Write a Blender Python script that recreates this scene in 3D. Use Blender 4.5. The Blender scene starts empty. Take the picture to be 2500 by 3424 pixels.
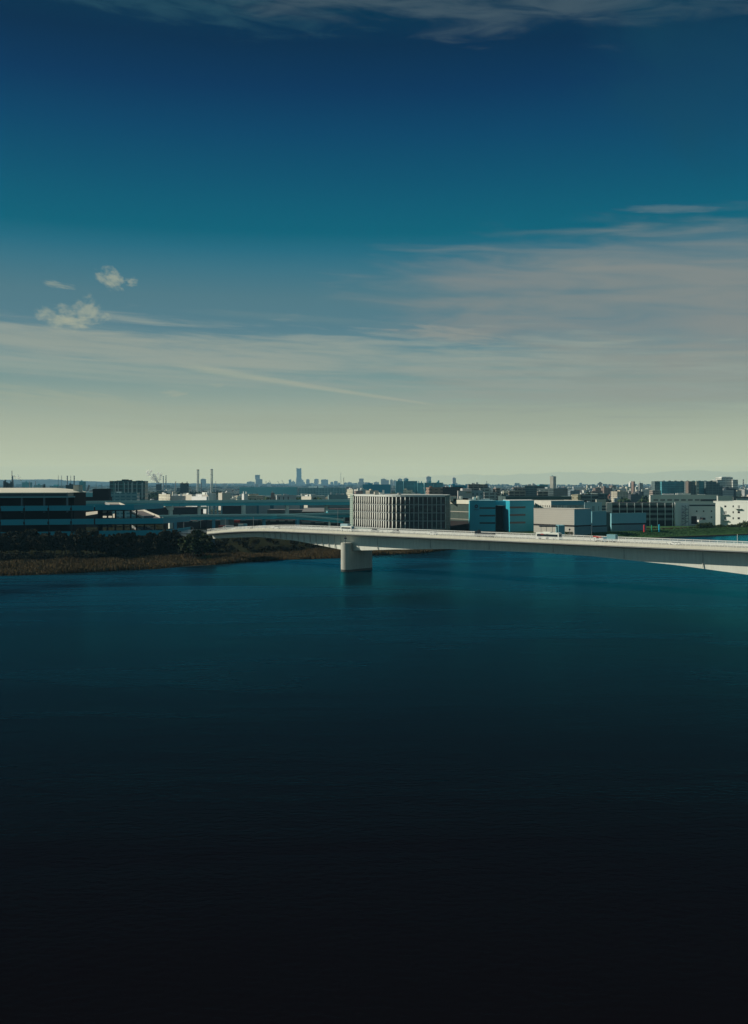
import bpy, math, random
from mathutils import Vector
R = random.Random(7)
C = bpy.context.scene.collection
S = bpy.context.scene

# ---------------------------------------------------------------- camera, world, sun, exposure
H, F, CX, CY = 40.0, 3300.0, 1250.0, 1620.0      # eye height above the water, focal length / horizon in photo pixels
def X(px, D): return (px-CX)/F*D
def Z(py, D): return H-(py-CY)/F*D
def P(px, D): return (X(px, D), D)

cam = bpy.data.cameras.new('camera'); camo = bpy.data.objects.new('camera', cam); C.objects.link(camo)
cam.sensor_fit = 'VERTICAL'; cam.sensor_height = 36.0; cam.sensor_width = 36.0
cam.lens = 36.0*F/3424.0
cam.shift_y = -(1712.0-CY)/3424.0
cam.clip_start = 0.5; cam.clip_end = 60000
camo.location = (0, 0, H); camo.rotation_euler = (math.radians(90), 0, 0)
S.camera = camo

SUN_EL = math.radians(36.0); SUN_DIR = Vector((-0.993, 0.12, 0)).normalized()
sd = Vector((SUN_DIR.x*math.cos(SUN_EL), SUN_DIR.y*math.cos(SUN_EL), math.sin(SUN_EL)))
sun = bpy.data.lights.new('sun', 'SUN'); suno = bpy.data.objects.new('sun', sun); C.objects.link(suno)
sun.energy = 4.7; sun.angle = math.radians(0.5); sun.color = (1.0, 0.95, 0.80)
suno.rotation_euler = sd.to_track_quat('Z', 'Y').to_euler(); suno.location = (-300, 0, 300)

S.view_settings.view_transform = 'Standard'; S.view_settings.look = 'None'
S.view_settings.exposure = 0.0; S.view_settings.gamma = 1.0
S.render.engine = 'CYCLES'
S.cycles.use_denoising = True
S.cycles.max_bounces = 6; S.cycles.diffuse_bounces = 2; S.cycles.glossy_bounces = 3
S.cycles.transmission_bounces = 4; S.cycles.volume_bounces = 0; S.cycles.transparent_max_bounces = 160
S.cycles.caustics_reflective = False; S.cycles.caustics_refractive = False
S.cycles.sample_clamp_indirect = 4

def lin(c):
    return tuple(((v/255.0)/12.92 if v/255.0 <= 0.04045 else ((v/255.0+0.055)/1.055)**2.4) for v in c)

class NT:
    """small helper round a node tree"""
    def __init__(s, tree): s.t = tree; s.n = tree.nodes; s.l = tree.links
    def new(s, typ, **kw):
        n = s.n.new(typ)
        for k, v in kw.items(): setattr(n, k, v)
        return n
    def put(s, sock, v):
        if isinstance(v, bpy.types.NodeSocket): s.l.new(v, sock)
        else:
            if hasattr(sock.default_value, '__len__') and not hasattr(v, '__len__'): v = (v,)*len(sock.default_value)
            if hasattr(v, '__len__') and len(sock.default_value) == 4 and len(v) == 3: v = tuple(v)+(1,)
            sock.default_value = v
    def m(s, op, a, b=0.0, c=0.0, clamp=False):
        n = s.new('ShaderNodeMath', operation=op, use_clamp=clamp)
        s.put(n.inputs[0], a); s.put(n.inputs[1], b); s.put(n.inputs[2], c)
        return n.outputs[0]
    def mix(s, f, a, b):
        n = s.new('ShaderNodeMix', data_type='RGBA')
        s.put(n.inputs[0], f); s.put(n.inputs[6], a); s.put(n.inputs[7], b)
        return n.outputs[2]
    def noise(s, vec, scale=1.0, detail=4.0, rough=0.55, dist=0.0):
        n = s.new('ShaderNodeTexNoise')
        s.put(n.inputs['Vector'], vec); n.inputs['Scale'].default_value = scale
        n.inputs['Detail'].default_value = detail; n.inputs['Roughness'].default_value = rough
        n.inputs['Distortion'].default_value = dist
        return n.outputs['Fac']
    def xyz(s, x, y, z=0.0):
        n = s.new('ShaderNodeCombineXYZ'); s.put(n.inputs[0], x); s.put(n.inputs[1], y); s.put(n.inputs[2], z)
        return n.outputs[0]
    def smooth(s, v, lo, hi, a=0.0, b=1.0):
        n = s.new('ShaderNodeMapRange', interpolation_type='SMOOTHSTEP')
        s.put(n.inputs[0], v); n.inputs[1].default_value = lo; n.inputs[2].default_value = hi
        n.inputs[3].default_value = a; n.inputs[4].default_value = b
        return n.outputs[0]

HAZE_D = 4.4e-5; HAZE_S = (0.075, 0.18, 0.25)
# the sky as seen from the ground up: elevation (degrees) -> colour
SKY = [(1622,(176,184,160)),(1560,(176,184,160)),(1480,(168,177,156)),(1400,(157,168,151)),(1350,(145,160,148)),
       (1290,(122,148,144)),(1200,(108,140,144)),(1100,(86,124,136)),(1000,(80,120,132)),(920,(64,115,131)),
       (860,(46,109,130)),(790,(10,98,119)),(680,(0,90,115)),(580,(0,81,110)),(450,(0,70,104)),(300,(0,56,92)),
       (150,(0,48,78)),(0,(0,53,76))]
def build_world():
    w = bpy.data.worlds.new('World'); S.world = w; w.use_nodes = True
    k = NT(w.node_tree); k.n.clear()
    tc = k.new('ShaderNodeTexCoord').outputs['Generated']
    sp = k.new('ShaderNodeSeparateXYZ'); k.l.new(tc, sp.inputs[0]); x, y, z = sp.outputs
    el = k.m('ARCSINE', z); az = k.m('ARCTAN2', x, y)
    t = k.m('DIVIDE', el, math.atan(1620/F), clamp=True)
    rmp = k.new('ShaderNodeValToRGB'); cr = rmp.color_ramp; k.put(rmp.inputs[0], t)
    pts = []
    # the air in front of the sky adds its own light; take it off so that sky plus air matches
    for py in (1622,1600,1580,1563,1545,1520,1480,1430,1380,1330,1270,1200,1100,1000,900,840,780,700,600,450,300,150,0):
        a = next(i for i in range(len(SKY)-1) if SKY[i][0] >= py >= SKY[i+1][0]); f = (SKY[a][0]-py)/(SKY[a][0]-SKY[a+1][0])
        l0, l1 = lin(SKY[a][1]), lin(SKY[a+1][1]); tn = max((CY-py)/F, 1e-4)
        T = math.exp(-HAZE_D*min(17500, 305/tn))
        pts.append((max(0, math.atan((CY-py)/F)/math.atan(1620/F)), tuple(max(0.0, (l0[i]+(l1[i]-l0[i])*f-HAZE_S[i]*(1-T)-0.002)/T/0.985) for i in range(3))))
    pts[0] = (0.0, pts[0][1])
    while len(cr.elements) < len(pts): cr.elements.new(0.5)
    for e, (p, c) in zip(cr.elements, sorted(pts, key=lambda q: q[0])): e.position = p; e.color = c+(1,)
    col = rmp.outputs[0]
    # clouds, all placed by azimuth / elevation
    def ang(px, py): return math.atan((px-CX)/F), math.atan((CY-py)/math.hypot(F, px-CX))
    def local(px, py, rx, ry, tilt):
        a0, e0 = ang(px, py); tl = math.radians(tilt)
        da = k.m('SUBTRACT', az, a0); de = k.m('SUBTRACT', el, e0)
        u = k.m('ADD', k.m('MULTIPLY', da, math.cos(tl)*F/rx), k.m('MULTIPLY', de, math.sin(tl)*F/rx))
        v = k.m('ADD', k.m('MULTIPLY', da, -math.sin(tl)*F/ry), k.m('MULTIPLY', de, math.cos(tl)*F/ry))
        return u, v
    def cloud(col, px, py, rx, ry, tilt, color, op, sx, sy, lo, hi, namp=1.0, detail=6, seed=0.0, rough=0.6, dist=0.0):
        u, v = local(px, py, rx, ry, tilt)
        r = k.m('ADD', k.m('MULTIPLY', u, u), k.m('MULTIPLY', v, v))
        base = k.m('SUBTRACT', 1.0, r)
        n = k.noise(k.xyz(k.m('MULTIPLY', u, sx), k.m('MULTIPLY', v, sy), seed), 1.0, detail, rough, dist)
        val = k.m('ADD', base, k.m('MULTIPLY', k.m('SUBTRACT', n, 0.5), namp*2))
        f = k.m('MULTIPLY', k.smooth(val, lo, hi), op)
        return k.mix(f, col, lin(color))
    veil = (141, 142, 135); st = (166, 168, 150)
    col = cloud(col, 2330, 1010, 1080, 250, -3, veil, 0.8, 2.4, 4.2, -0.25, 1.35, 1.25, 6, 1.0, 0.5, 0.6)
    col = cloud(col, 1650, 930, 420, 75, -8, (126,134,134), 0.4, 2.2, 2.4, 0.0, 1.3, 1.0, 5, 2.0)
    col = cloud(col, 2150, 1240, 900, 110, -2, (148,150,138), 0.62, 1.8, 4.5, -0.1, 1.2, 1.6, 6, 3.0, 0.6, 0.5)
    col = cloud(col, 2150, 1310, 900, 50, -1, (152,152,138), 0.45, 1.2, 2.2, 0.0, 1.2, 1.4, 5, 4.0)
    col = cloud(col, 1500, 1118, 230, 34, -6, (150,152,142), 0.6, 2.4, 2.6, 0.1, 1.2, 1.8, 6, 5.0)
    col = cloud(col, 350, 1150, 1000, 62, -3, st, 0.62, 2.6, 2.0, -0.2, 1.3, 1.5, 6, 6.0, 0.6, 0.4)
    col = cloud(col, 1200, 1185, 620, 52, -4, (150,160,148), 0.62, 2.6, 2.4, 0.0, 1.3, 1.7, 6, 7.0, 0.6, 0.4)
    col = cloud(col, 300, 1235, 900, 40, -3, (160,168,152), 0.55, 1.8, 1.8, -0.1, 1.2, 1.4, 5, 8.0)
    col = cloud(col, 700, 1215, 620, 26, -2, (160,166,150), 0.5, 1.8, 1.8, -0.1, 1.2, 1.4, 5, 8.5)
    col = cloud(col, 250, 1340, 560, 40, -6, (166,172,148), 0.5, 3.0, 2.4, 0.1, 1.3, 1.8, 7, 9.0)
    col = cloud(col, 1700, 1400, 1500, 60, 0, (158,164,142), 0.4, 1.6, 2.0, 0.0, 1.2, 1.4, 5, 9.5)
    col = cloud(col, 1350, 1225, 1900, 150, -2.5, (152,161,150), 0.62, 5.0, 5.0, 0.25, 1.5, 2.2, 7, 12.0, 0.62, 0.5)
    col = cloud(col, 2100, 1330, 1200, 70, -1, (150,158,146), 0.45, 4.0, 4.0, 0.2, 1.4, 2.2, 6, 13.0, 0.6, 0.3)
    col = cloud(col, 450, -20, 800, 75, -4, (44,84,98), 0.5, 4.5, 2.5, 0.0, 1.4, 1.6, 6, 14.0, 0.55, 0.6)
    # high wisps over the top of the frame
    col = cloud(col, 1450, -75, 1600, 170, -4, (80,98,106), 0.6, 5.5, 3.0, 0.0, 1.4, 1.7, 6, 10.0, 0.55, 0.8)
    col = cloud(col, 2380, 200, 480, 330, -30, (16,72,92), 0.4, 1.6, 2.0, -0.2, 1.2, 0.9, 4, 10.5)
    col = cloud(col, 2235, 699, 165, 15, -4, (96,120,128), 0.6, 2.2, 1.6, -0.2, 1.1, 1.0, 4, 11.0)
    col = cloud(col, 1000, 1065, 420, 14, -3, (104,132,136), 0.4, 2.2, 1.6, -0.2, 1.1, 1.2, 4, 11.3)
    # contrail
    u, v = local(1040, 1292, 445, 10, -8.4)
    wid = k.m('MULTIPLY_ADD', u, -0.75, 1.2)
    vv = k.m('DIVIDE', v, k.m('MAXIMUM', wid, 0.3))
    line = k.m('MULTIPLY', k.smooth(k.m('ABSOLUTE', vv), 0.15, 1.0, 1, 0), k.m('MULTIPLY', k.smooth(u, -1.1, -0.7), k.smooth(u, 0.8, 1.0, 1, 0)))
    n = k.noise(k.xyz(k.m('MULTIPLY', u, 6), v, 0.0), 1.0, 3)
    col = k.mix(k.m('MULTIPLY', line, k.m('MULTIPLY_ADD', n, 0.5, 0.3)), col, lin((170,174,152)))
    # small cumulus puffs
    puff = (168, 172, 150)
    for px, py, rx, ry, tl, op, sd_ in ((368,932,52,40,-20,0.85,21),(441,942,24,17,0,0.6,22),(195,953,66,12,-8,0.5,23),
                                   (205,1062,68,46,-5,0.85,24),(288,1040,52,52,40,0.75,25),(245,1078,90,26,0,0.8,26),(135,1050,24,24,0,0.45,27),
                                   (352,1060,24,16,0,0.5,28),(590,1317,58,16,0,0.62,29),(725,1288,34,8,0,0.45,30)):
        col = cloud(col, px, py, rx, ry, tl, puff, op*0.85, 1.7, 1.9, 0.05, 1.35, 1.7, 8, float(sd_), 0.56)
    # even grey-blue sky behind the viewer, brightened to fill camera-facing faces with light
    back = k.smooth(y, 0.2, -0.6)
    col = k.mix(k.m('MULTIPLY', back, 0.8), col, lin((92, 128, 136)))
    # mountains beyond the edge of the plain, almost lost in the air
    rg_ = k.m('ADD', k.m('MULTIPLY', k.noise(k.xyz(k.m('MULTIPLY', az, 14.0), 0.0, 4.0), 1.0, 5, 0.5), 0.018), k.m('MULTIPLY', k.smooth(az, 0.02, 0.3), 0.0035))
    col = k.mix(k.m('MULTIPLY', k.smooth(k.m('SUBTRACT', rg_, el), -0.0004, 0.0006), k.smooth(az, -0.1, 0.15, 0.0, 0.24)), col, lin((124, 146, 140)))
    # below the horizon the far ground haze goes on
    col = k.mix(k.smooth(z, -0.004, -0.02), col, lin((60, 92, 104)))
    sky = k.new('ShaderNodeTexSky', sky_type='NISHITA', sun_disc=False, sun_elevation=SUN_EL,
                sun_rotation=math.atan2(SUN_DIR.x, SUN_DIR.y), altitude=10, air_density=1.0, dust_density=1.0, ozone_density=3.0)
    b1 = k.new('ShaderNodeBackground'); k.put(b1.inputs[0], sky.outputs[0]); b1.inputs[1].default_value = 0.08
    b2 = k.new('ShaderNodeBackground'); k.put(b2.inputs[0], col); b2.inputs[1].default_value = 1.0
    ms = k.new('ShaderNodeMixShader'); ms.inputs[0].default_value = 0.985
    k.l.new(b1.outputs[0], ms.inputs[1]); k.l.new(b2.outputs[0], ms.inputs[2])
    out = k.new('ShaderNodeOutputWorld'); k.l.new(ms.outputs[0], out.inputs[0])
    w.cycles.sampling_method = 'MANUAL'; w.cycles.sample_map_resolution = 512
build_world()

# ---------------------------------------------------------------- materials
MATS = {}
def mat(name, color, rough=0.75, var=0.12, scale=0.25, metal=0.0, spec=0.4, lines=None, bump=0.0, streak=0.0):
    """plain surface with uneven tone; lines=(axis, spacing, width, colour) adds panel joints; streak adds rain marks"""
    if name in MATS: return MATS[name]
    m = bpy.data.materials.new(name); m.use_nodes = True; k = NT(m.node_tree); b = k.n['Principled BSDF']
    geo = k.new('ShaderNodeNewGeometry').outputs['Position']
    n = k.noise(geo, scale, 5, 0.6)
    f = k.m('MULTIPLY_ADD', k.m('SUBTRACT', n, 0.5), var*4, 1.0)
    if streak:
        sp = k.new('ShaderNodeSeparateXYZ'); k.l.new(geo, sp.inputs[0])
        s2 = k.noise(k.xyz(k.m('MULTIPLY', sp.outputs[0], 0.9), k.m('MULTIPLY', sp.outputs[1], 0.9), k.m('MULTIPLY', sp.outputs[2], 0.06)), 1.0, 4, 0.7)
        f = k.m('MULTIPLY', f, k.m('MULTIPLY_ADD', k.m('SUBTRACT', s2, 0.5), streak*3, 1.0))
    c = k.mix(1.0, (0,0,0), color)
    mul = k.new('ShaderNodeVectorMath', operation='SCALE'); k.put(mul.inputs[0], c); k.put(mul.inputs['Scale'], f)
    c = mul.outputs[0]
    if lines:
        sp = k.new('ShaderNodeSeparateXYZ'); k.l.new(geo, sp.inputs[0])
        for ax, gap, wd, lc in lines:
            src = {'z': sp.outputs[2], 'x': sp.outputs[0], 'y': sp.outputs[1]}[ax]
            fr = k.m('FRACT', k.m('DIVIDE', src, gap))
            c = k.mix(k.m('LESS_THAN', fr, wd/gap), c, lc)
    k.put(b.inputs['Base Color'], c)
    b.inputs['Roughness'].default_value = rough; b.inputs['Metallic'].default_value = metal
    b.inputs['Specular IOR Level'].default_value = spec
    if bump:
        bn = k.new('ShaderNodeBump'); bn.inputs['Strength'].default_value = bump
        k.put(bn.inputs['Height'], k.noise(geo, scale*8, 4)); k.l.new(bn.outputs[0], b.inputs['Normal'])
    MATS[name] = m; return m

def win_mat(name, wall, glass, sx, sz, fx=0.55, fz=0.45, rough=0.6, off=0.0):
    """far building skin: wall with a grid of openings, object space (metres)"""
    if name in MATS: return MATS[name]
    m = bpy.data.materials.new(name); m.use_nodes = True; k = NT(m.node_tree); b = k.n['Principled BSDF']
    tc = k.new('ShaderNodeTexCoord').outputs['Object']
    nrm = k.new('ShaderNodeTexCoord').outputs['Normal']
    sp = k.new('ShaderNodeSeparateXYZ'); k.l.new(tc, sp.inputs[0]); sn = k.new('ShaderNodeSeparateXYZ'); k.l.new(nrm, sn.inputs[0])
    side = k.m('GREATER_THAN', k.m('ABSOLUTE', sn.outputs[0]), 0.7)
    h = k.m('ADD', k.m('MULTIPLY', sp.outputs[1], side), k.m('MULTIPLY', sp.outputs[0], k.m('SUBTRACT', 1.0, side)))
    a = k.m('LESS_THAN', k.m('FRACT', k.m('DIVIDE', h, sx)), fx)
    c = k.m('LESS_THAN', k.m('FRACT', k.m('ADD', k.m('DIVIDE', sp.outputs[2], sz), off)), fz)
    top = k.m('LESS_THAN', k.m('ABSOLUTE', sn.outputs[2]), 0.5)
    f = k.m('MULTIPLY', k.m('MULTIPLY', a, c), top)
    n = k.noise(tc, 0.08, 4)
    wallc = k.mix(k.smooth(n, 0.3, 0.7), tuple(v*0.8 for v in wall), tuple(min(1, v*1.15) for v in wall))
    k.put(b.inputs['Base Color'], k.mix(f, wallc, glass))
    k.put(b.inputs['Roughness'], k.m('MULTIPLY_ADD', f, -rough+0.2, rough+0.1))
    MATS[name] = m; return m

GLASS = mat('dark_glass', (0.020, 0.028, 0.034), 0.12, 0.3, 0.5, spec=0.6)
GREENGLASS = mat('green_glass', (0.10, 0.17, 0.15), 0.18, 0.3, 0.4, spec=0.6)
CONC = mat('pale_concrete', (0.72, 0.69, 0.57), 0.8, 0.07, 0.25, streak=0.12)
PIERC = mat('pier_concrete', (0.46, 0.46, 0.40), 0.85, 0.10, 0.3, streak=0.22, bump=0.15)
WEB = mat('girder_steel', (0.82, 0.82, 0.72), 0.6, 0.06, 0.08, streak=0.15, lines=None)
WHITE = mat('white_paint', (0.80, 0.80, 0.76), 0.45, 0.04, 0.5)
ASPH = mat('road_asphalt', (0.29, 0.28, 0.24), 0.9, 0.08, 0.4)
TEALP = mat('viaduct_paint', (0.06, 0.46, 0.54), 0.6, 0.08, 0.06, streak=0.06)
TEALTOP = mat('viaduct_parapet', (0.30, 0.52, 0.52), 0.8, 0.08, 0.06, streak=0.08)
PILLAR = mat('pillar_concrete', (0.72, 0.74, 0.66), 0.85, 0.06, 0.1, streak=0.08)
PILLARB = mat('pillar_blue', (0.07, 0.30, 0.42), 0.6, 0.06, 0.1)
BAND = mat('blue_band', (0.01, 0.30, 0.40), 0.5, 0.06, 0.05)
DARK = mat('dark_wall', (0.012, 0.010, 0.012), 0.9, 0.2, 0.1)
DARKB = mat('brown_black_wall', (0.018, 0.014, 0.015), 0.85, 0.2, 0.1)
BEIGE = mat('beige_wall', (0.56, 0.52, 0.44), 0.85, 0.04, 0.1, streak=0.05)
BEIGEP = mat('beige_panel_wall', (0.47, 0.44, 0.39), 0.8, 0.04, 0.1, lines=[('z', 1.5, 0.12, (0.36,0.34,0.30))])
BLUEW = mat('blue_panel_wall', (0.03, 0.36, 0.46), 0.45, 0.04, 0.05)
BLUEG = mat('blue_grey_wall', (0.20, 0.44, 0.50), 0.7, 0.04, 0.06, streak=0.05)
GREY = mat('grey_wall', (0.50, 0.51, 0.50), 0.8, 0.06, 0.08, streak=0.06)
LGREY = mat('light_grey_wall', (0.68, 0.68, 0.66), 0.8, 0.05, 0.08, streak=0.05)
BROWN = mat('brown_wall', (0.30, 0.19, 0.15), 0.85, 0.06, 0.1)
WOFF = mat('white_wall', (0.74, 0.75, 0.68), 0.75, 0.03, 0.1, streak=0.03)
BLACK = mat('black_matt', (0.012, 0.012, 0.014), 0.7, 0.1, 1.0)
RUB = mat('tyre_rubber', (0.02, 0.02, 0.02), 0.9)
RED = mat('red_paint', (0.45, 0.04, 0.025), 0.6, 0.08, 0.5)
BRICKR = mat('container_red', (0.28, 0.06, 0.04), 0.7, 0.1, 0.5)
NAVY = mat('navy_paint', (0.02, 0.03, 0.07), 0.5)
STEEL = mat('grey_steel', (0.35, 0.36, 0.36), 0.5, 0.1, 0.5)

# ---------------------------------------------------------------- mesh helpers
class MB:
    def __init__(s): s.v = []; s.f = []; s.mi = []
    def quad(s, a, b, c, d, mi=0):
        i = len(s.v); s.v += [a, b, c, d]; s.f.append((i, i+1, i+2, i+3)); s.mi.append(mi)
    def prism(s, pts, z0, z1, mi=0, taper=1.0):
        """plan polygon (counter-clockwise seen from above), flat ends"""
        n = len(pts); i = len(s.v)
        cx = sum(p[0] for p in pts)/n; cy = sum(p[1] for p in pts)/n
        s.v += [(p[0], p[1], z0) for p in pts]
        s.v += [(cx+(p[0]-cx)*taper, cy+(p[1]-cy)*taper, z1) for p in pts]
        for a in range(n):
            b = (a+1) % n; s.f.append((i+a, i+b, i+n+b, i+n+a)); s.mi.append(mi)
        s.f.append(tuple(i+n+a for a in range(n))); s.f.append(tuple(i+n-1-a for a in range(n))); s.mi += [mi, mi]
        return s
    def box(s, x0, x1, y0, y1, z0, z1, mi=0):
        return s.prism([(x0,y0),(x1,y0),(x1,y1),(x0,y1)], z0, z1, mi)
    def obox(s, c, u, lu, lv, z0, z1, mi=0):
        """box with one bottom corner at c, sides along u (length lu) and its left normal (length lv)"""
        ux, uy = u; vx, vy = -uy, ux
        p = [(c[0], c[1]), (c[0]+ux*lu, c[1]+uy*lu), (c[0]+ux*lu+vx*lv, c[1]+uy*lu+vy*lv), (c[0]+vx*lv, c[1]+vy*lv)]
        return s.prism(p, z0, z1, mi)
    def cyl(s, x, y, r, z0, z1, n=16, taper=1.0, mi=0):
        return s.prism([(x+r*math.cos(a*2*math.pi/n), y+r*math.sin(a*2*math.pi/n)) for a in range(n)], z0, z1, mi, taper)
    def bar(s, a, b, w, mi=0, h=None):
        a = Vector(a); b = Vector(b); d = (b-a)
        if d.length < 1e-6: return s
        d.normalize(); up = Vector((0,0,1)) if abs(d.z) < 0.9 else Vector((1,0,0))
        p = d.cross(up).normalized()*(w/2); q = d.cross(p).normalized()*((h or w)/2)
        i = len(s.v)
        for e in (a, b):
            for sx, sy in ((-1,-1),(1,-1),(1,1),(-1,1)): s.v.append(tuple(e+p*sx+q*sy))
        for k_ in ((0,1,5,4),(1,2,6,5),(2,3,7,6),(3,0,4,7),(3,2,1,0),(4,5,6,7)): s.f.append(tuple(i+j for j in k_)); s.mi.append(mi)
        return s
    def hcyl(s, c, axis, r, w, n=16, mi=0):
        """wheel: short cylinder about a horizontal axis"""
        ax = Vector(axis).normalized(); u = Vector((-ax.y, ax.x, 0)); i = len(s.v); c = Vector(c)
        for e in (-0.5, 0.5):
            for a in range(n):
                t = a*2*math.pi/n; s.v.append(tuple(c+ax*w*e+u*r*math.cos(t)+Vector((0,0,1))*r*math.sin(t)))
        for a in range(n):
            b = (a+1) % n; s.f.append((i+a, i+b, i+n+b, i+n+a)); s.mi.append(mi)
        s.f.append(tuple(i+a for a in range(n))[::-1]); s.f.append(tuple(i+n+a for a in range(n))); s.mi += [mi, mi]
        return s
    def build(s, name, m, parent=None, origin=(0,0,0), smooth=False):
        me = bpy.data.meshes.new(name); o_ = Vector(origin)
        me.from_pydata([(v[0]-o_.x, v[1]-o_.y, v[2]-o_.z) for v in s.v], [], s.f)
        for mm in (m if isinstance(m, (list, tuple)) else [m]): me.materials.append(mm)
        if isinstance(m, (list, tuple)): me.polygons.foreach_set('material_index', s.mi)
        if smooth: me.polygons.foreach_set('use_smooth', [True]*len(me.polygons))
        me.update(); o = bpy.data.objects.new(name, me); C.objects.link(o)
        if parent is not None:
            o.parent = parent
        o.location = origin
        return o


def tag(o, label=None, cat=None, group=None, kind=None):
    if label: o['label'] = label
    if cat: o['category'] = cat
    if group: o['group'] = group
    if kind: o['kind'] = kind
    return o
class Thing:
    """an Empty at the base of a thing; its parts are given in world coordinates or (local=True) in its own frame"""
    def __init__(s, name, label, cat, loc=(0,0,0), group=None, rz=0.0, local=False):
        s.o = bpy.data.objects.new(name, None); C.objects.link(s.o); s.o.location = loc; s.o.rotation_euler = (0,0,rz)
        s.o.empty_display_size = 0.5
        s.loc = Vector(loc); s.local = local; tag(s.o, label, cat, group)
    def part(s, name, mb, m, under=None, label=None, kind=None, smooth=False):
        if not s.local:
            mb.v = [(v[0]-s.loc.x, v[1]-s.loc.y, v[2]-s.loc.z) for v in mb.v]
        o = mb.build(name, m, under or s.o, smooth=smooth)
        if label: o['label'] = label
        if kind: o['kind'] = kind
        return o
def dup(root, loc, rz=None, label=None, group=None):
    def cp(o, par):
        c = o.copy(); C.objects.link(c); c.parent = par
        for ch in kids.get(o.name, []): cp(ch, c)
        return c
    kids = {}
    for ob in root.children_recursive: kids.setdefault(ob.parent.name, []).append(ob)
    r = cp(root, None); r.location = loc
    if rz is not None: r.rotation_euler = (0,0,rz)
    if label: r['label'] = label
    if group: r['group'] = group
    return r
def struct(o): o['kind'] = 'structure'; return o

def corners(px0, pc, px1, D, rot):
    """box seen by its near corner: pc at depth D, right face ends at px1, left face at px0"""
    r = math.radians(rot); c = (X(pc, D), D); t1 = (px1-CX)/F; t0 = (px0-CX)/F
    L = (t1*c[1]-c[0])/(math.cos(r)-t1*math.sin(r)); M = (t0*c[1]-c[0])/(-math.sin(r)-t0*math.cos(r))
    a = (c[0]+L*math.cos(r), c[1]+L*math.sin(r)); b = (c[0]-M*math.sin(r), c[1]+M*math.cos(r))
    d = (a[0]-M*math.sin(r), a[1]+M*math.cos(r))
    return c, a, d, b          # near, right, back, left

# ---------------------------------------------------------------- ground, water, banks
SHORE = [(-3000,300,60,25),(-700,405,70,22),(-400,418,70,22),(X(0,433),433,70,22),(X(170,440),440,68,22),(X(402,459),459,72,22),
         (X(508,467),467,72,22),(X(640,488),488,66,20),(X(721,493),493,60,20),(X(794,505),505,44,20),(X(958,524),524,44,18),(X(1136,537),537,42,18),
         (X(1249,559),559,40,18),(X(1400,571),571,30,18),(X(1481,598),598,14,18),(X(1700,645),645,4,20),(X(1900,682),682,3,20),
         (X(2080,706),706,3,21),(X(2296,746),746,3,20),(X(2500,781),781,3,20),(700,960,3,22),(1500,1400,3,22),(4000,2500,3,22)]
GZ = 4.6
def shore_at(x):
    for a, b in zip(SHORE, SHORE[1:]):
        if a[0] <= x <= b[0]:
            f = (x-a[0])/(b[0]-a[0]); return tuple(a[i]+(b[i]-a[i])*f for i in range(1, 4))
    return SHORE[-1][1:] if x > 0 else SHORE[0][1:]
def ground_z(x, y):
    s, m_, r_ = shore_at(x); d = y-s
    if d < 0: return -0.5
    if d < m_: return 0.1+0.8*d/m_
    if d < m_+r_:
        f = (d-m_)/r_; return 0.9+(GZ-0.9)*(f*f*(3-2*f))
    return GZ
def build_ground():
    rr = random.Random(3); xs = []; x = -20000.0
    while x < 20000:
        xs.append(x); ax = abs(x-20)
        x += 4 if ax < 420 else (60 if ax < 1500 else 1500)
    rows = [('s',-30,-4.0),('s',-8,-1.2),('s',0,0.02),('m',0.25,None),('m',0.6,None),('m',1.0,None),('r',0.2,None),('r',0.4,None),('r',0.6,None),('r',0.8,None),('r',1.0,None)]
    vs = []; nr = len(rows)+2
    for x in xs:
        s, m_, r_ = shore_at(x); j = rr.uniform(-1.0, 1.0)+1.5*math.sin(x*0.09)+1.2*math.sin(x*0.031+1)
        for k_, a, z in rows:
            if k_ == 's': y = s+a+j
            elif k_ == 'm': y = s+j+(m_-j)*a
            else: y = s+m_+r_*a
            vs.append((x, y, z if z is not None else ground_z(x, y)))
        vs.append((x, 2600+0*x, GZ)); vs.append((x, 17400, GZ))
    mb = MB(); mb.v = vs
    for i in range(len(xs)-1):
        for j in range(nr-1):
            a = i*nr+j; mb.f.append((a, a+nr, a+nr+1, a+1)); mb.mi.append(0)
    m = bpy.data.materials.new('land'); m.use_nodes = True; k = NT(m.node_tree); b = k.n['Principled BSDF']
    geo = k.new('ShaderNodeNewGeometry').outputs['Position']; sp = k.new('ShaderNodeSeparateXYZ'); k.l.new(geo, sp.inputs[0])
    n1 = k.noise(geo, 0.012, 6); n2 = k.noise(geo, 0.3, 4)
    mud = k.mix(n2, (0.030,0.022,0.013), (0.055,0.042,0.025))
    grass = k.mix(n2, (0.030,0.075,0.026), (0.055,0.115,0.042))
    scrub = k.mix(n2, (0.010,0.012,0.007), (0.022,0.024,0.013))
    town = k.mix(k.smooth(n1, 0.42, 0.58), (0.10,0.12,0.12), (0.045,0.07,0.05))
    right = k.smooth(sp.outputs[0], 90, 140)
    bank = k.mix(right, scrub, grass)
    c = k.mix(k.smooth(sp.outputs[2], 0.7, 1.1), mud, bank)
    c = k.mix(k.m('MULTIPLY', k.smooth(sp.outputs[2], 4.3, 4.55), k.smooth(k.m('SUBTRACT', sp.outputs[1], k.m('MULTIPLY', k.m('ABSOLUTE', sp.outputs[0]), 0.3)), 950, 1200)), c, town)
    k.put(b.inputs['Base Color'], c); b.inputs['Roughness'].default_value = 0.95; b.inputs['Specular IOR Level'].default_value = 0.0
    o = mb.build('ground', m, smooth=False); struct(o)
build_ground()

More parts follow.
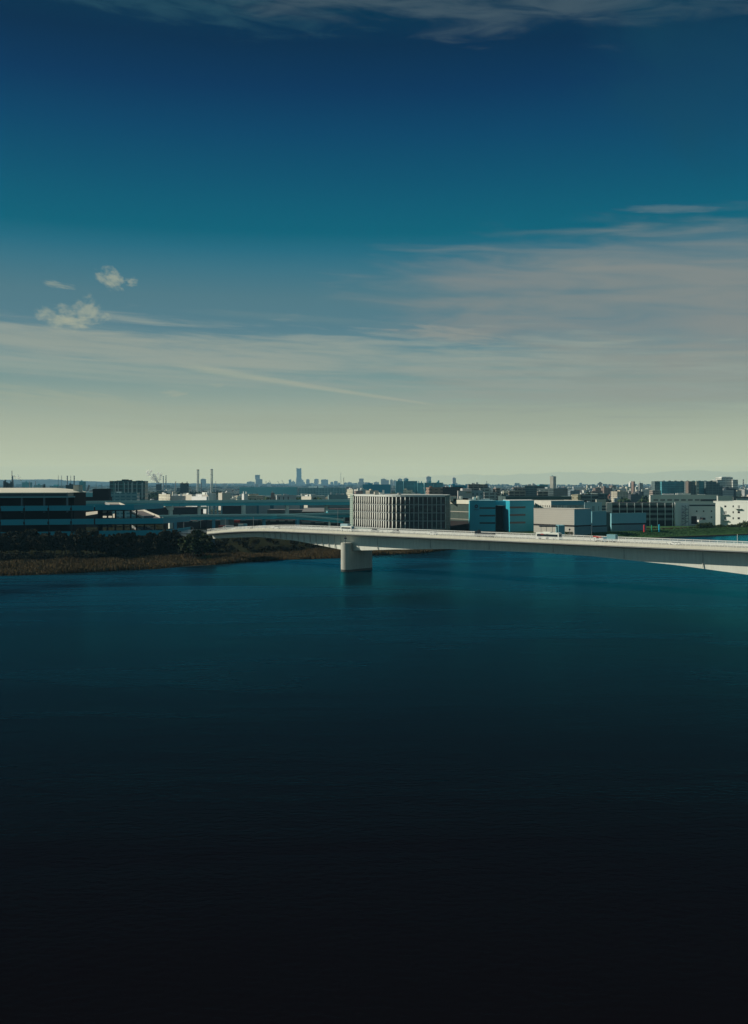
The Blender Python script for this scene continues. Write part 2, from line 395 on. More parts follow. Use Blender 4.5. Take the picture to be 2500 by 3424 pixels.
def build_water():
    mb = MB(); mb.quad((-3000,-700,0),(3000,-700,0),(3000,1900,0),(-3000,1900,0))
    m = bpy.data.materials.new('river_water'); m.use_nodes = True; k = NT(m.node_tree); b = k.n['Principled BSDF']
    geo = k.new('ShaderNodeNewGeometry').outputs['Position']; sp = k.new('ShaderNodeSeparateXYZ'); k.l.new(geo, sp.inputs[0])
    x, y = sp.outputs[0], sp.outputs[1]
    k.n.remove(b); gl_ = k.new('ShaderNodeBsdfGlossy'); df_ = k.new('ShaderNodeBsdfDiffuse'); fr_ = k.new('ShaderNodeFresnel'); fr_.inputs['IOR'].default_value = 1.055
    k.put(df_.inputs[0], (0.0036, 0.0030, 0.0042)); k.put(gl_.inputs['Color'], (0.035, 0.70, 0.92))
    # wind patches: long drawn-out areas of rougher and smoother water
    pn = k.noise(k.xyz(k.m('MULTIPLY', k.m('ADD', x, k.m('MULTIPLY', y, 0.35)), 0.006), k.m('MULTIPLY', k.m('SUBTRACT', y, k.m('MULTIPLY', x, 0.06)), 0.022)), 1.0, 5, 0.6, 0.6)
    patch = k.smooth(pn, 0.36, 0.64)
    sl = k.noise(k.xyz(k.m('MULTIPLY', x, 0.01), k.m('MULTIPLY', k.m('SUBTRACT', y, k.m('MULTIPLY', x, 0.10)), 0.16), 3.0), 1.0, 3, 0.5)
    slick = k.smooth(sl, 0.5, 0.68)
    r = k.m('MULTIPLY_ADD', patch, WATER_R[1], WATER_R[0])
    k.put(gl_.inputs['Roughness'], k.m('SUBTRACT', r, k.m('MULTIPLY', slick, 0.03)))
    w1 = k.noise(k.xyz(k.m('MULTIPLY', x, 0.7), k.m('MULTIPLY', y, 1.3), 0), 1.0, 6, 0.62, 0.3)
    w2 = k.noise(k.xyz(k.m('MULTIPLY', x, 0.10), k.m('MULTIPLY', y, 0.20), 5.0), 1.0, 3, 0.5, 0.3)
    hgt = k.m('ADD', k.m('MULTIPLY', w1, WAVE[0]), k.m('MULTIPLY', w2, WAVE[1]))
    bn = k.new('ShaderNodeBump'); bn.inputs['Strength'].default_value = 1.0; bn.inputs['Distance'].default_value = 1.0
    k.put(bn.inputs['Height'], k.m('MULTIPLY', hgt, k.m('MULTIPLY_ADD', patch, 0.7, 0.6)))
    for nd in (gl_, fr_): k.l.new(bn.outputs[0], nd.inputs['Normal'])
    mx = k.new('ShaderNodeMixShader'); k.l.new(fr_.outputs[0], mx.inputs[0]); k.l.new(df_.outputs[0], mx.inputs[1]); k.l.new(gl_.outputs[0], mx.inputs[2])
    k.l.new(mx.outputs[0], [n for n in k.n if n.type == 'OUTPUT_MATERIAL'][0].inputs[0])
    o = mb.build('river_water', m); struct(o)
WATER_R = (0.19, 0.11); WAVE = (0.075, 0.06)
build_water()

# far hills on the skyline
def hills(name, pts, D, dep, col):
    """pts: (px, height m)"""
    mb = MB(); rr = random.Random(int(D)); seq = []
    for (p0, h0), (p1, h1) in zip(pts, pts[1:]):
        n = max(1, int((p1-p0)/12))
        for i in range(n):
            f = i/n; g = f*f*(3-2*f); seq.append((p0+(p1-p0)*f, h0+(h1-h0)*g+rr.uniform(-4, 4)))
    nrow = 6
    for px, h in seq:
        x = X(px, D)
        for j in range(nrow+1):
            f = j/nrow; mb.v.append((x*(1+0.0*f)+rr.uniform(-20,20), D+dep*f, GZ-2+max(0, h)*math.sin(f*math.pi/2)*(1+rr.uniform(-.05,.05) if j < nrow else 1)))
    for i in range(len(seq)-1):
        for j in range(nrow):
            a = i*(nrow+1)+j; mb.f.append((a, a+nrow+1, a+nrow+2, a+1)); mb.mi.append(0)
    struct(mb.build(name, mat('hill_'+name, col, 0.95, 0.15, 0.004), smooth=True))
hills('hills', [(-900,80),(-300,110),(0,120),(60,125),(150,100),(260,84),(420,64),(620,56),(900,52),(1100,44),(1250,30),(1380,24),(1600,22),(1900,20),(2250,22),(2600,24),(3400,24)], 15200, 1500, (0.035,0.055,0.05))

# reeds along the left bank: nobody could count them
def build_reeds():
    rr = random.Random(11); mb = MB()
    def blade(x, y, z, h, w, lean):
        a = rr.uniform(0, math.pi); dx, dy = math.cos(a)*w/2, math.sin(a)*w/2
        lx, ly = rr.uniform(-lean, lean), rr.uniform(-lean, lean)
        i = len(mb.v)
        mb.v += [(x-dx, y-dy, z), (x+dx, y+dy, z), (x+dx*0.7+lx*.5, y+dy*0.7+ly*.5, z+h*0.6), (x-dx*0.7+lx*.5, y-dy*0.7+ly*.5, z+h*0.6), (x+lx, y+ly, z+h)]
        k_ = rr.choice((0,0,0,1,1,2)); mb.f += [(i, i+1, i+2, i+3), (i+3, i+2, i+4)]; mb.mi += [k_, k_]
    for _ in range(90000):
        x = rr.uniform(-215, 60); s, m_, r_ = shore_at(x)
        u = rr.random()**1.35; y = s+1.2*math.sin(x*.09)+m_*1.04*u+rr.uniform(-1.0, 1.5)
        tall = 1.7+0.5*math.sin(x*0.07+y*0.05)+0.35*math.sin(x*0.31)
        blade(x, y, ground_z(x, y)-0.1, max(0.7, tall*rr.uniform(0.6, 1.15)), rr.uniform(0.28, 0.55), 0.5)
    ms = [mat('reed_straw', (0.125,0.088,0.042), 0.95, 0.25, 0.05, spec=0.1), mat('reed_brown', (0.075,0.050,0.026), 0.95, 0.25, 0.05, spec=0.1), mat('reed_green', (0.055,0.048,0.022), 0.95, 0.25, 0.05, spec=0.1)]
    o = mb.build('reeds', ms); tag(o, 'brown dry reeds growing along the left river bank', 'reeds', kind='stuff')
build_reeds()

# ---------------------------------------------------------------- the river bridge
BA = Vector((-12.3, 452.0)); BD = Vector((-0.764, 0.645)); BN = Vector((0.645, 0.764))
def bp(t, w, z): p = BA+BD*t+BN*w; return (p.x, p.y, z)
def zf(t):
    if t <= 40: return 17.0
    if t <= 98: return 17.0-0.0009*(t-40)**2
    return max(17.0-0.0009*58**2-0.104*(t-98), 6.0)
ZB = [(-290,14.0),(-255,11.5),(-225,8.9),(-200,7.6),(-182,8.9),(-155,11.0),(-121,12.6),(-98,13.0),(-54,12.5),(-25,11.1),(0,9.5),(6,9.5),(20,11.0),(37,12.7),(64,13.7),(98,11.6),(150,5.5)]
def zb(t):
    for a, b in zip(ZB, ZB[1:]):
        if a[0] <= t <= b[0]: return a[1]+(b[1]-a[1])*(t-a[0])/(b[0]-a[0])
    return ZB[-1][1]
TS = [-290+4*i for i in range(98)]
BW = 17.3
def loft(mb, sec, ts=TS, close=True, mi=0):
    """sec(t) -> closed list of (w, z)"""
    i0 = len(mb.v); n = len(sec(0))
    for t in ts:
        for w, z in sec(t): mb.v.append(bp(t, w, z))
    for i in range(len(ts)-1):
        for j in range(n):
            a = i0+i*n+j; b = i0+i*n+(j+1) % n
            mb.f.append((a, a+n, b+n, b)); mb.mi.append(mi)
    mb.f.append(tuple(i0+j for j in range(n))); mb.f.append(tuple(i0+(len(ts)-1)*n+j for j in range(n))[::-1]); mb.mi += [mi, mi]
    return mb
br = Thing('road_bridge', 'long pale road bridge with arched girder crossing the river on a concrete pier', 'bridge', (BA.x, BA.y, 0))
WI = 3.6
br.part('girder', loft(MB(), lambda t: [(WI, zf(t)-0.55), (WI+0.5, zb(t)), (BW-WI-0.5, zb(t)), (BW-WI, zf(t)-0.55)]), WEB)
br.part('deck_slab', loft(MB(), lambda t: [(0.0, zf(t)), (WI+0.1, zf(t)-0.6), (BW-WI-0.1, zf(t)-0.6), (BW, zf(t)), (BW, zf(t)+0.45), (0.0, zf(t)+0.45)]), mat('deck_edge', (0.50,0.51,0.50), 0.7, 0.05, 0.1, streak=0.08))
for w0 in (-0.12, BW-0.30):
    br.part('parapet', loft(MB(), lambda t: [(w0, zf(t)+0.30), (w0+0.42, zf(t)+0.30), (w0+0.42, zf(t)+1.45), (w0, zf(t)+1.45)]), CONC)
br.part('road_surface', loft(MB(), lambda t: [(3.2, zf(t)+0.40), (BW-3.2, zf(t)+0.40), (BW-3.2, zf(t)+0.98), (3.2, zf(t)+0.98)]), ASPH)
for w0, w1 in ((0.31, 3.0), (BW-3.0, BW-0.31)):
    br.part('footway', loft(MB(), lambda t: [(w0, zf(t)+0.40), (w1, zf(t)+0.40), (w1, zf(t)+1.16), (w0, zf(t)+1.16)]), mat('footway_paving', (0.42,0.41,0.36), 0.9, 0.05, 0.3))
mk = MB()
for i in range(0, 64):
    t = -288+i*6; w = BW/2
    mk.quad(bp(t, w-0.1, zf(t)+0.984), bp(t+3, w-0.1, zf(t+3)+0.984), bp(t+3, w+0.1, zf(t+3)+0.984), bp(t, w+0.1, zf(t)+0.984))
for w in (3.7, BW-3.7):
    for t in TS[:-1]:
        mk.quad(bp(t, w-0.09, zf(t)+0.984), bp(t+4, w-0.09, zf(t+4)+0.984), bp(t+4, w+0.09, zf(t+4)+0.984), bp(t, w+0.09, zf(t)+0.984))
br.part('lane_marking', mk, WHITE)
for w, top, rails, thick in ((0.10, 2.62, (1.75, 2.05, 2.35, 2.62), 0.11), (BW-0.10, 2.62, (1.75, 2.05, 2.35, 2.62), 0.11), (3.05, 2.0, (1.55, 2.0), 0.12), (BW-3.05, 2.0, (1.55, 2.0), 0.12)):
    rl = MB(); t = -288.0
    while t < 97:
        rl.bar(bp(t, w, zf(t)+1.0), bp(t, w, zf(t)+top), 0.12); t += 3.0
    for h in rails:
        for t in TS[:-1]: rl.bar(bp(t, w, zf(t)+h), bp(t+4, w, zf(t+4)+h), 0.17 if h == top else 0.07)
    br.part('railing', rl, WHITE)
RIB = mat('rib_steel', (0.52,0.53,0.49), 0.6, 0.05, 0.1)
for t in list(range(7, 60, 4)): br.part('web_rib', MB().obox(bp(t, WI-0.04, 0)[:2], BN, 0.3, 0.22, zb(t)+0.3, zf(t)-0.5), RIB)
for t in range(-285, 0, 30): br.part('web_rib', MB().obox(bp(t, WI+0.02, 0)[:2], BN, 0.25, 0.18, zb(t)+0.4, zf(t)-0.5), RIB)
def pier(t):
    c = BA+BD*t; mb = MB(); r = 2.55
    def outline(w0, w1, rr_):
        pts = []
        for i in range(17):      # near round end
            a = math.pi/2+math.pi*i/16
            pts.append((w0+rr_*math.cos(a), rr_*math.sin(a)))
        for i in range(17):
            a = -math.pi/2+math.pi*i/16
            pts.append((w1+rr_*math.cos(a), rr_*math.sin(a)))
        return [(c.x+BN.x*w+BD.x*-s, c.y+BN.y*w+BD.y*-s) for w, s in pts]
    def ccw(p):
        a = sum(p[i][0]*p[(i+1) % len(p)][1]-p[(i+1) % len(p)][0]*p[i][1] for i in range(len(p)))
        return p if a > 0 else p[::-1]
    mb.prism(ccw(outline(1.2, 15.6, r)), -4, zb(t)-0.05)
    p = [(c.x+BN.x*1.2+r*math.cos(a*math.pi/16), c.y+BN.y*1.2+r*math.sin(a*math.pi/16)) for a in range(32)]
    mb.prism(ccw(p), zb(t)-0.05, zb(t)+3.7)
    o = br.part('pier', mb, PIERC)
    cap = MB(); cap.prism(ccw(outline(1.2, 15.6, r+0.04)), -0.6, 1.0)
    br.part('pier_base_ring', cap, mat('wet_concrete', (0.08,0.08,0.07), 0.5, 0.2, 0.5), under=o)
pier(1.5); pier(-201)
sg = Thing('river_marker_post', 'small dark marker post standing on the top of the bridge pier', 'marker post', bp(1.5, 0.9, zb(1.5)+3.65))
q = bp(1.5, 0.6, 0)
sg.part('post', MB().cyl(q[0], q[1], 0.13, zb(1.5)+3.6, 16.3, 8), NAVY)
sg.part('panel', MB().box(q[0]-0.55, q[0]+0.55, q[1]-0.2, q[1]-0.12, 15.0, 15.6), NAVY)

# ---------------------------------------------------------------- elevated expressway
def viaduct(name, label, pts, width, dep, par, cols, mtop=TEALTOP, mgird=TEALP, capw=0, group=None):
    """pts: (px, D, ztop); cols: (px, D, w, zbase, ztop, material, flare)"""
    P3 = [(X(p, D), D, z) for p, D, z in pts]
    t = Thing(name, label, 'viaduct', (P3[0][0], P3[0][1], 0), group)
    g, a_, d_ = MB(), MB(), MB()
    for (x0,y0,z0), (x1,y1,z1) in zip(P3, P3[1:]):
        L = math.hypot(x1-x0, y1-y0); nx, ny = -(y1-y0)/L, (x1-x0)/L
        def bx(mb, o0, o1, zl, zh):
            i = len(mb.v)
            for (x, y, z) in ((x0,y0,z0),(x1,y1,z1)):
                mb.v += [(x+nx*o0, y+ny*o0, z+zl), (x+nx*o1, y+ny*o1, z+zl), (x+nx*o1, y+ny*o1, z+zh), (x+nx*o0, y+ny*o0, z+zh)]
            for f in ((0,4,5,1),(1,5,6,2),(2,6,7,3),(3,7,4,0),(0,1,2,3),(7,6,5,4)): mb.f.append(tuple(i+j for j in f)); mb.mi.append(0)
        bx(g, 0.6, width-0.6, -par-dep, -par-0.02)
        bx(a_, 0, 0.35, -par, 0); bx(a_, width-0.35, width, -par, 0)
        bx(d_, 0.35, width-0.35, -par-0.01, -par+0.35)
    t.part('girder', g, mgird); t.part('parapet', a_, mtop); t.part('roadway', d_, ASPH)
    for px, D, w, zb_, zt, m_, fl in cols:
        x = X(px, D); mb = MB()
        r_ = math.radians(35); sd_ = w/(math.cos(r_)+math.sin(r_)); cxp, cyp = x-w/2+sd_*math.sin(r_), D+1.2
        q_ = [(cxp, cyp), (cxp+sd_*math.cos(r_), cyp+sd_*math.sin(r_)), (cxp+sd_*(math.cos(r_)-math.sin(r_)), cyp+sd_*(math.sin(r_)+math.cos(r_))), (cxp-sd_*math.sin(r_), cyp+sd_*math.cos(r_))]
        mb.prism(q_, zb_, zt)
        if fl:
            mb.v += []; i = len(mb.v); y0, y1 = D+1.2, D+1.8+w
            mb.v += [(x-w/2-fl, y0, zt), (x+w/2+fl*0.2, y0, zt), (x+w/2+fl*.2, y1, zt), (x-w/2-fl, y1, zt), (x-w/2-0.05, y0, zt-3.6), (x+w/2+0.05, y0, zt-3.6), (x+w/2+0.05, y1, zt-3.6), (x-w/2-0.05, y1, zt-3.6)]
            for f in ((0,1,2,3),(4,7,6,5),(0,4,5,1),(1,5,6,2),(2,6,7,3),(3,7,4,0)): mb.f.append(tuple(i+j for j in f)); mb.mi.append(0)
        t.part('pillar', mb, m_)
    return t
zz = lambda py, D: Z(py, D)
viaduct('elevated_expressway', 'upper teal elevated expressway running behind the left parking ramps', [(120,735,zz(1675,735)),(280,750,zz(1676,750)),(600,794,zz(1673.7,794)),(880,815,zz(1672,815)),(1320,845,zz(1670,845))],
        14, 2.6, 1.9, [(567,790,3.8,GZ,zz(1690,790),PILLAR,2.6),(663,800,3.0,GZ,zz(1690,800),PILLAR,0),(812,806,3.7,GZ,zz(1690,806),PILLAR,0),(958,820,3.5,GZ,zz(1688,820),PILLAR,0),(1090,832,3.5,GZ,zz(1688,832),PILLAR,0)])
viaduct('elevated_expressway', 'lower teal elevated road running under the upper expressway', [(500,760,zz(1724,760)),(600,765,zz(1722.5,765)),(760,770,zz(1720.5,770)),(980,780,zz(1719,780)),(1150,792,zz(1714,792)),(1330,800,zz(1709,800))],
        11, 2.4, 1.5, [(583,764,2.7,GZ,zz(1739,764),PILLARB,0),(712,768,2.7,GZ,zz(1738,768),PILLARB,0),(881,776,2.7,GZ,zz(1736,776),PILLARB,0)])
viaduct('slip_road', 'blue slip road ramp dropping away from the lower expressway beside the oval office', [(925,772,zz(1720.5,772)),(985,772,zz(1722.5,772)),(1050,770,zz(1727.5,770)),(1146,768,zz(1736,768))],
        7, 1.9, 1.3, [(993,770,3.2,GZ,zz(1738,770),PILLARB,0),(1100,768,1.9,GZ,zz(1743,768),PILLAR,0)])
viaduct('slip_road', 'pale blue upper slip road in front of the brown roofed shed', [(1095,812,zz(1705,812)),(1200,818,zz(1706,818)),(1330,822,zz(1707,822))], 7, 1.6, 1.4, [(1150,814,1.6,GZ,zz(1714,814),PILLAR,0)])

# ---------------------------------------------------------------- truck terminal with ramps on the left
def LD(px): return 556+px*0.045
def lp(px, off=0.0): D = LD(px)+off; return (X(px, LD(px)), D)
def strip(mb, a, b, o0, o1, z0, z1, mi=0):
    p, q = lp(a), lp(b); return mb.prism([(p[0], p[1]+o0), (q[0], q[1]+o0), (q[0], q[1]+o1), (p[0], p[1]+o1)], z0, z1, mi)
tm = Thing('truck_terminal', 'long dark multi-level truck terminal with teal parapet bands and a beige vaulted roof', 'warehouse', (X(110,560), 560, GZ))
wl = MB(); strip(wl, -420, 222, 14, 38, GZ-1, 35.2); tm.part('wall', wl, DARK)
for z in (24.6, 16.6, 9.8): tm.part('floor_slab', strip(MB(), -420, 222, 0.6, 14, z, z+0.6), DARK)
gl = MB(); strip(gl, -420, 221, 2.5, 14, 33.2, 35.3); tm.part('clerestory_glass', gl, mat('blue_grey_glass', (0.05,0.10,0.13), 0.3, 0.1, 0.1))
tm.part('cornice', strip(MB(), -420, 226, 1.2, 14, 32.5, 33.1), BLUEG)
rf = MB()
for j in range(14):
    pass
NX, NY = 40, 10; base = len(rf.v)
for i in range(NX+1):
    px = -420+(226+420)*i/NX; p = lp(px); e = 1.0 if px < 90 else math.cos((px-90)/136*math.pi/2)**0.8 if px < 226 else 0.0
    for j in range(NY+1):
        s = j/NY; rf.v.append((p[0], p[1]+0.5+38*s, 35.35+0.02+2.6*e*math.sin(min(1, s*1.6)*math.pi/2)))
for i in range(NX):
    for j in range(NY):
        a = i*(NY+1)+j; rf.f.append((a, a+NY+1, a+NY+2, a+1)); rf.mi.append(0)
i0 = len(rf.v); strip(rf, -420, 226, 0.5, 0.9, 34.9, 35.4)
tm.part('roof', rf, mat('beige_roof', (0.62,0.58,0.47), 0.8, 0.03, 0.1))
for px in (-100, -20, 68, 143, 220): tm.part('column', strip(MB(), px-2.2, px+2.2, 1.6, 3.0, 24.0, 35.0), mat('dull_teal_post', (0.10,0.16,0.19), 0.7))
for z0, z1, b in ((25.0, 27.9, 314), (17.0, 20.2, 314), (10.2, 13.1, 314)):
    edges = [-420,-340,-260,-180,-80,0,80,161,237,b]
    for a, c in zip(edges, edges[1:]): tm.part('parapet_panel', strip(MB(), a+1.6, c-1.6, 0.0, 0.35, z0, z1), BAND)
for px in (-80, 0, 80, 161, 237):
    tm.part('column', strip(MB(), px-1.3, px+1.3, 0.5, 2.0, GZ-1, 27.4), BLACK)
    for z in (26.2, 18.4, 11.4):
        dp = MB(); dp.prism([(lp(px-3.2)[0], lp(px)[1]-0.25), (lp(px+3.2)[0], lp(px)[1]-0.25), (lp(px+3.2)[0], lp(px)[1]+0.02), (lp(px-3.2)[0], lp(px)[1]+0.02)], z-1.0, z+0.5)
        tm.part('bracket', dp, BLACK)
pb = MB(); strip(pb, 198, 217, 26, 34, 35.0, 39.6); tm.part('roof_hut', pb, BEIGE)

rm = Thing('ramp_structure', 'teal banded truck ramp tower with sunlit beige ramp walls right of the terminal', 'ramp', (X(430,575), 575, GZ))
for z0, z1, a, b in ((25.2,28.2,318,448), (17.0,20.2,318,545), (9.9,13.2,318,545)):
    rm.part('parapet_panel', strip(MB(), a, b, 0, 0.4, z0, z1), BAND)
    # band turns back at its right end
    p = lp(b); rm.part('parapet_panel', MB().prism([(p[0]-0.4, p[1]+0.4), (p[0]+0.01, p[1]+0.4), (p[0]+9, p[1]+38), (p[0]+8.6, p[1]+38)], z0, z1), BAND)
    rm.part('deck', strip(MB(), a, b-4, 0.5, 34, z0-0.5, z0+0.1), DARK)
for px in (326, 345, 372, 400, 424, 444, 470, 505, 541): rm.part('column', strip(MB(), px-1.4, px+1.4, 8 if px > 330 else .8, 10, GZ-1, 25.0 if px < 448 else 17.0), DARK)
def ramp(pxa, Da, ya, pxb, Db, yb, wpx, fence=True):
    """sloping deck from far (a) to near (b); sunlit parapet on its right side, thin fence on its left"""
    a = Vector((X(pxa,Da), Da, Z(ya,Da))); b = Vector((X(pxb,Db), Db, Z(yb,Db)))
    la = Vector((X(pxa-wpx[0],Da), Da, a.z)); lb = Vector((X(pxb-wpx[1],Db), Db, b.z))
    mb = MB(); dn = Vector((0,0,-0.5)); pts = [a,b,lb,la]
    i = len(mb.v); mb.v += [tuple(p-Vector((0,0,1.1))) for p in pts]+[tuple(p-Vector((0,0,1.7))) for p in pts]
    for f in ((0,1,2,3),(7,6,5,4),(0,4,5,1),(1,5,6,2),(2,6,7,3),(3,7,4,0)): mb.f.append(tuple(i+j for j in f)); mb.mi.append(0)
    rm.part('ramp_road', mb, mat('brown_asphalt', (0.10,0.085,0.085), 0.9))
    w = MB(); d = (b-a); nrm = Vector((-d.y, d.x, 0)).normalized()*0.4
    pts = [a-Vector((0,0,1.6)), b-Vector((0,0,1.6)), b, a]; i = len(w.v)
    w.v += [tuple(p) for p in pts]+[tuple(p+nrm) for p in pts]
    for f in ((0,1,2,3),(7,6,5,4),(0,4,5,1),(1,5,6,2),(2,6,7,3),(3,7,4,0)): w.f.append(tuple(i+j for j in f)); w.mi.append(0)
    rm.part('ramp_wall', w, BEIGE)
    if fence:
        fn = MB(); n = 18
        for s in range(n+1):
            p = la+(lb-la)*(s/n); fn.bar(p-Vector((0,0,1.3)), p+Vector((0,0,0.3)), 0.12)
        for h in (-0.9, -0.3, 0.3): fn.bar(la+Vector((0,0,h)), lb+Vector((0,0,h)), 0.14)
        rm.part('fence', fn, WHITE)
ramp(478, 640, 1703, 543, 588, 1729.5, (48, 62))
ramp(398, 640, 1680, 416, 600, 1687.5, (46, 50))
ramp(490, 630, 1757, 531, 588, 1774, (50, 60))
def rwall(pxa, Da, ya0, ya1, pxb, Db, yb0, yb1):
    w = MB(); P_ = [(X(pxa,Da),Da,Z(ya1,Da)),(X(pxb,Db),Db,Z(yb1,Db)),(X(pxb,Db),Db,Z(yb0,Db)),(X(pxa,Da),Da,Z(ya0,Da))]
    w.v += P_+[(x+.35,y+.2,z) for x,y,z in P_]
    for f in ((0,1,2,3),(7,6,5,4),(0,4,5,1),(1,5,6,2),(2,6,7,3),(3,7,4,0)): w.f.append(f); w.mi.append(0)
    rm.part('ramp_wall', w, BEIGE)
rwall(258, 624, 1716, 1729, 375, 590, 1703, 1710)
rwall(448, 645, 1702, 1709, 479, 639, 1702.5, 1709)
rwall(350, 648, 1680, 1686, 400, 641, 1680, 1687)
rwall(330, 640, 1725, 1731, 374, 628, 1725, 1731); rwall(377, 626, 1718, 1731, 386, 622, 1718, 1731)

def office_glass():
    m = bpy.data.materials.new('office_glass'); m.use_nodes = True; k = NT(m.node_tree); b = k.n['Principled BSDF']
    geo = k.new('ShaderNodeNewGeometry').outputs['Position']; sp = k.new('ShaderNodeSeparateXYZ'); k.l.new(geo, sp.inputs[0])
    cx_ = k.m('FLOOR', k.m('DIVIDE', sp.outputs[0], 3.2)); cz_ = k.m('FLOOR', k.m('DIVIDE', k.m('SUBTRACT', sp.outputs[2], z_fl[4]), 5.72)); blind = k.m('FLOOR', k.m('DIVIDE', sp.outputs[2], 1.43))
    wn = k.new('ShaderNodeTexWhiteNoise'); k.put(wn.inputs['Vector'], k.xyz(cx_, cz_, 1.0)); w2 = k.new('ShaderNodeTexWhiteNoise'); k.put(w2.inputs['Vector'], k.xyz(cx_, blind, 5.0))
    n = k.noise(k.xyz(k.m('MULTIPLY', sp.outputs[0], 0.25), sp.outputs[1], k.m('MULTIPLY', sp.outputs[2], 0.9)), 1.0, 4)
    c = k.mix(wn.outputs['Value'], (0.015,0.020,0.026), (0.055,0.028,0.032)); c = k.mix(k.smooth(n, 0.5, 0.7), c, (0.035,0.06,0.045))  # reddish and green reflections painted into the glass colour
    c = k.mix(k.m('MULTIPLY', k.m('GREATER_THAN', w2.outputs['Value'], 0.8), 0.55), c, (0.11,0.12,0.11))
    k.put(b.inputs['Base Color'], c); b.inputs['Roughness'].default_value = 0.25; MATS['office_glass'] = m; return m
# ---------------------------------------------------------------- oval office with white fins
ov = Thing('office_building', 'oval glass office ringed by four storeys of tall white fins behind the bridge', 'office', (20, 730, GZ))
BAY = 3.2; tops = []
pt = Vector((X(1489,700), 700.0)); ang_ = math.pi; path = [pt.copy()]; dirs = [ang_]
for i in range(30):
    if 9 <= i < 15: ang_ = math.pi-math.radians(60)*((i-8)/6)
    path.append(path[-1]+Vector((math.cos(ang_), math.sin(ang_)))*BAY); dirs.append(ang_)
outline = [(p.x, p.y) for p in path]
lastp = path[-1]
outline += [(lastp.x-1.0, lastp.y+10), (lastp.x+8, lastp.y+24), (lastp.x+35, lastp.y+30), (path[0].x+6, 742), (path[0].x+2, 716)]
outline = outline[::-1]      # counter-clockwise
def inset(pts, d):
    cx = sum(p[0] for p in pts)/len(pts); cy = sum(p[1] for p in pts)/len(pts)
    o = []
    for x, y in pts:
        L = math.hypot(x-cx, y-cy); o.append((x-(x-cx)/L*d, y-(y-cy)/L*d))
    return o
TOP = Z(1655.5, 700); z_fl = [TOP-1.2-5.72*i for i in range(5)]
for i in range(4):
    ov.part('glass_wall', MB().prism(inset(outline, 0.9), z_fl[i+1]+0.02, z_fl[i]-0.02), MATS.get('office_glass') or office_glass())
ov.part('ground_floor_glass', MB().prism(inset(outline, 1.2), GZ-1, z_fl[4]-0.02), mat('ground_green_glass', (0.10,0.19,0.18), 0.3, 0.2, 0.3, lines=[('z', 1.2, 0.15, (0.25,0.33,0.30))]))
for z in z_fl[1:]: ov.part('floor_band', MB().prism(inset(outline, -0.25), z-0.22, z+0.22), mat('band_grey', (0.36,0.38,0.37), 0.6))
ov.part('cornice', MB().prism(inset(outline, -0.35), z_fl[0], TOP), mat('cornice_white', (0.62,0.64,0.60), 0.6, 0.04))
ov.part('roof', MB().prism(inset(outline, 2.0), TOP, TOP+0.1), mat('roof_grey', (0.40,0.41,0.39), 0.9))
stuffm = MB(); FINM = mat('fin_white', (0.80,0.80,0.74), 0.5, 0.02)
for lv in range(4):
    z1, z0 = z_fl[lv]-0.25, z_fl[lv+1]+0.24
    for i in range(30, -1, -1):
        p = path[i]; a = dirs[i]; t = Vector((-math.cos(a), -math.sin(a))); n = Vector((t.y, -t.x))   # t to the right, n outward
        w = min(1, max(0, (i-7)/8.0)); th = math.radians(90-72*w)       # 90: square to the wall, small: turned towards the sun
        if i >= 30: th = math.radians(4)
        d = t*math.cos(th)+n*math.sin(th)
        wt = 0.70+1.55*w; wb = wt*0.45
        mb = MB() if i >= 6 else stuffm
        q = d.cross(Vector((0,0,1)).to_2d()) if False else Vector((-d.y, d.x))*0.13
        s = Vector((p.x, p.y))+n*0.15
        prof = [(0, wt), (0.55, wt*0.97), (0.8, wt*0.8), (1.0, wb)]
        b0 = len(mb.v)
        for f, wd in prof:
            z = z1+(z0-z1)*f
            for e, sg_ in ((s-q, 0), (s+q, 0), (s+q+d*wd, 1), (s-q+d*wd, 1)): mb.v.append((e.x, e.y, z))
        for k_ in range(3):
            for j in range(4):
                a0 = b0+k_*4+j; a1 = b0+k_*4+(j+1) % 4; mb.f.append((a0, a1, a1+4, a0+4)); mb.mi.append(0)
        mb.f.append((b0+3,b0+2,b0+1,b0)); mb.f.append((b0+12,b0+13,b0+14,b0+15)); mb.mi += [0, 0]
        if i >= 6: ov.part('fin', mb, FINM)
ov.part('fins', stuffm, FINM, kind='stuff')
# green glass stair end on the left and on the right
e = path[-1]
lg = mat('green_screen', (0.22,0.30,0.25), 0.5, 0.15, 0.5, lines=[('z', 1.43, 0.3, (0.50,0.56,0.48)), ('x', 1.3, 0.25, (0.45,0.52,0.46))])
ov.part('stair_screen', MB().prism([(X(1169.5,752), 752), (X(1179.5,748), 748), (X(1184,756), 756), (X(1171,762), 762)], GZ-1, TOP-0.1), lg)
ov.part('end_glass', MB().prism([(X(1487,699), 699), (X(1503.5,703), 703), (X(1506,716), 716), (X(1492,716), 716)], GZ-1, TOP-0.05), mat('green_glass_end', (0.05,0.13,0.12), 0.25, 0.3, 0.4, lines=[('z', 5.72, 0.3, (0.12,0.22,0.22))]))
for a, b, zt, D, m_ in ((1253,1265,3.0,712,BEIGE),(1279,1285,3.4,712,WOFF),(1330,1342,1.3,708,GREY)):
    ov.part('roof_unit', MB().box(X(a,D), X(b,D), D+8, D+12, TOP+0.1, TOP+zt), m_)
ov.part('roof_tank', MB().cyl(X(1258,712), 722, 1.9, TOP+0.1, TOP+2.2, 16), BEIGE)
dm = MB(); dm.cyl(X(1334,708), 716, 1.6, TOP+0.1, TOP+1.4, 16, 0.6); ov.part('roof_dome', dm, mat('weathered_grey', (0.30,0.30,0.27), 0.8))

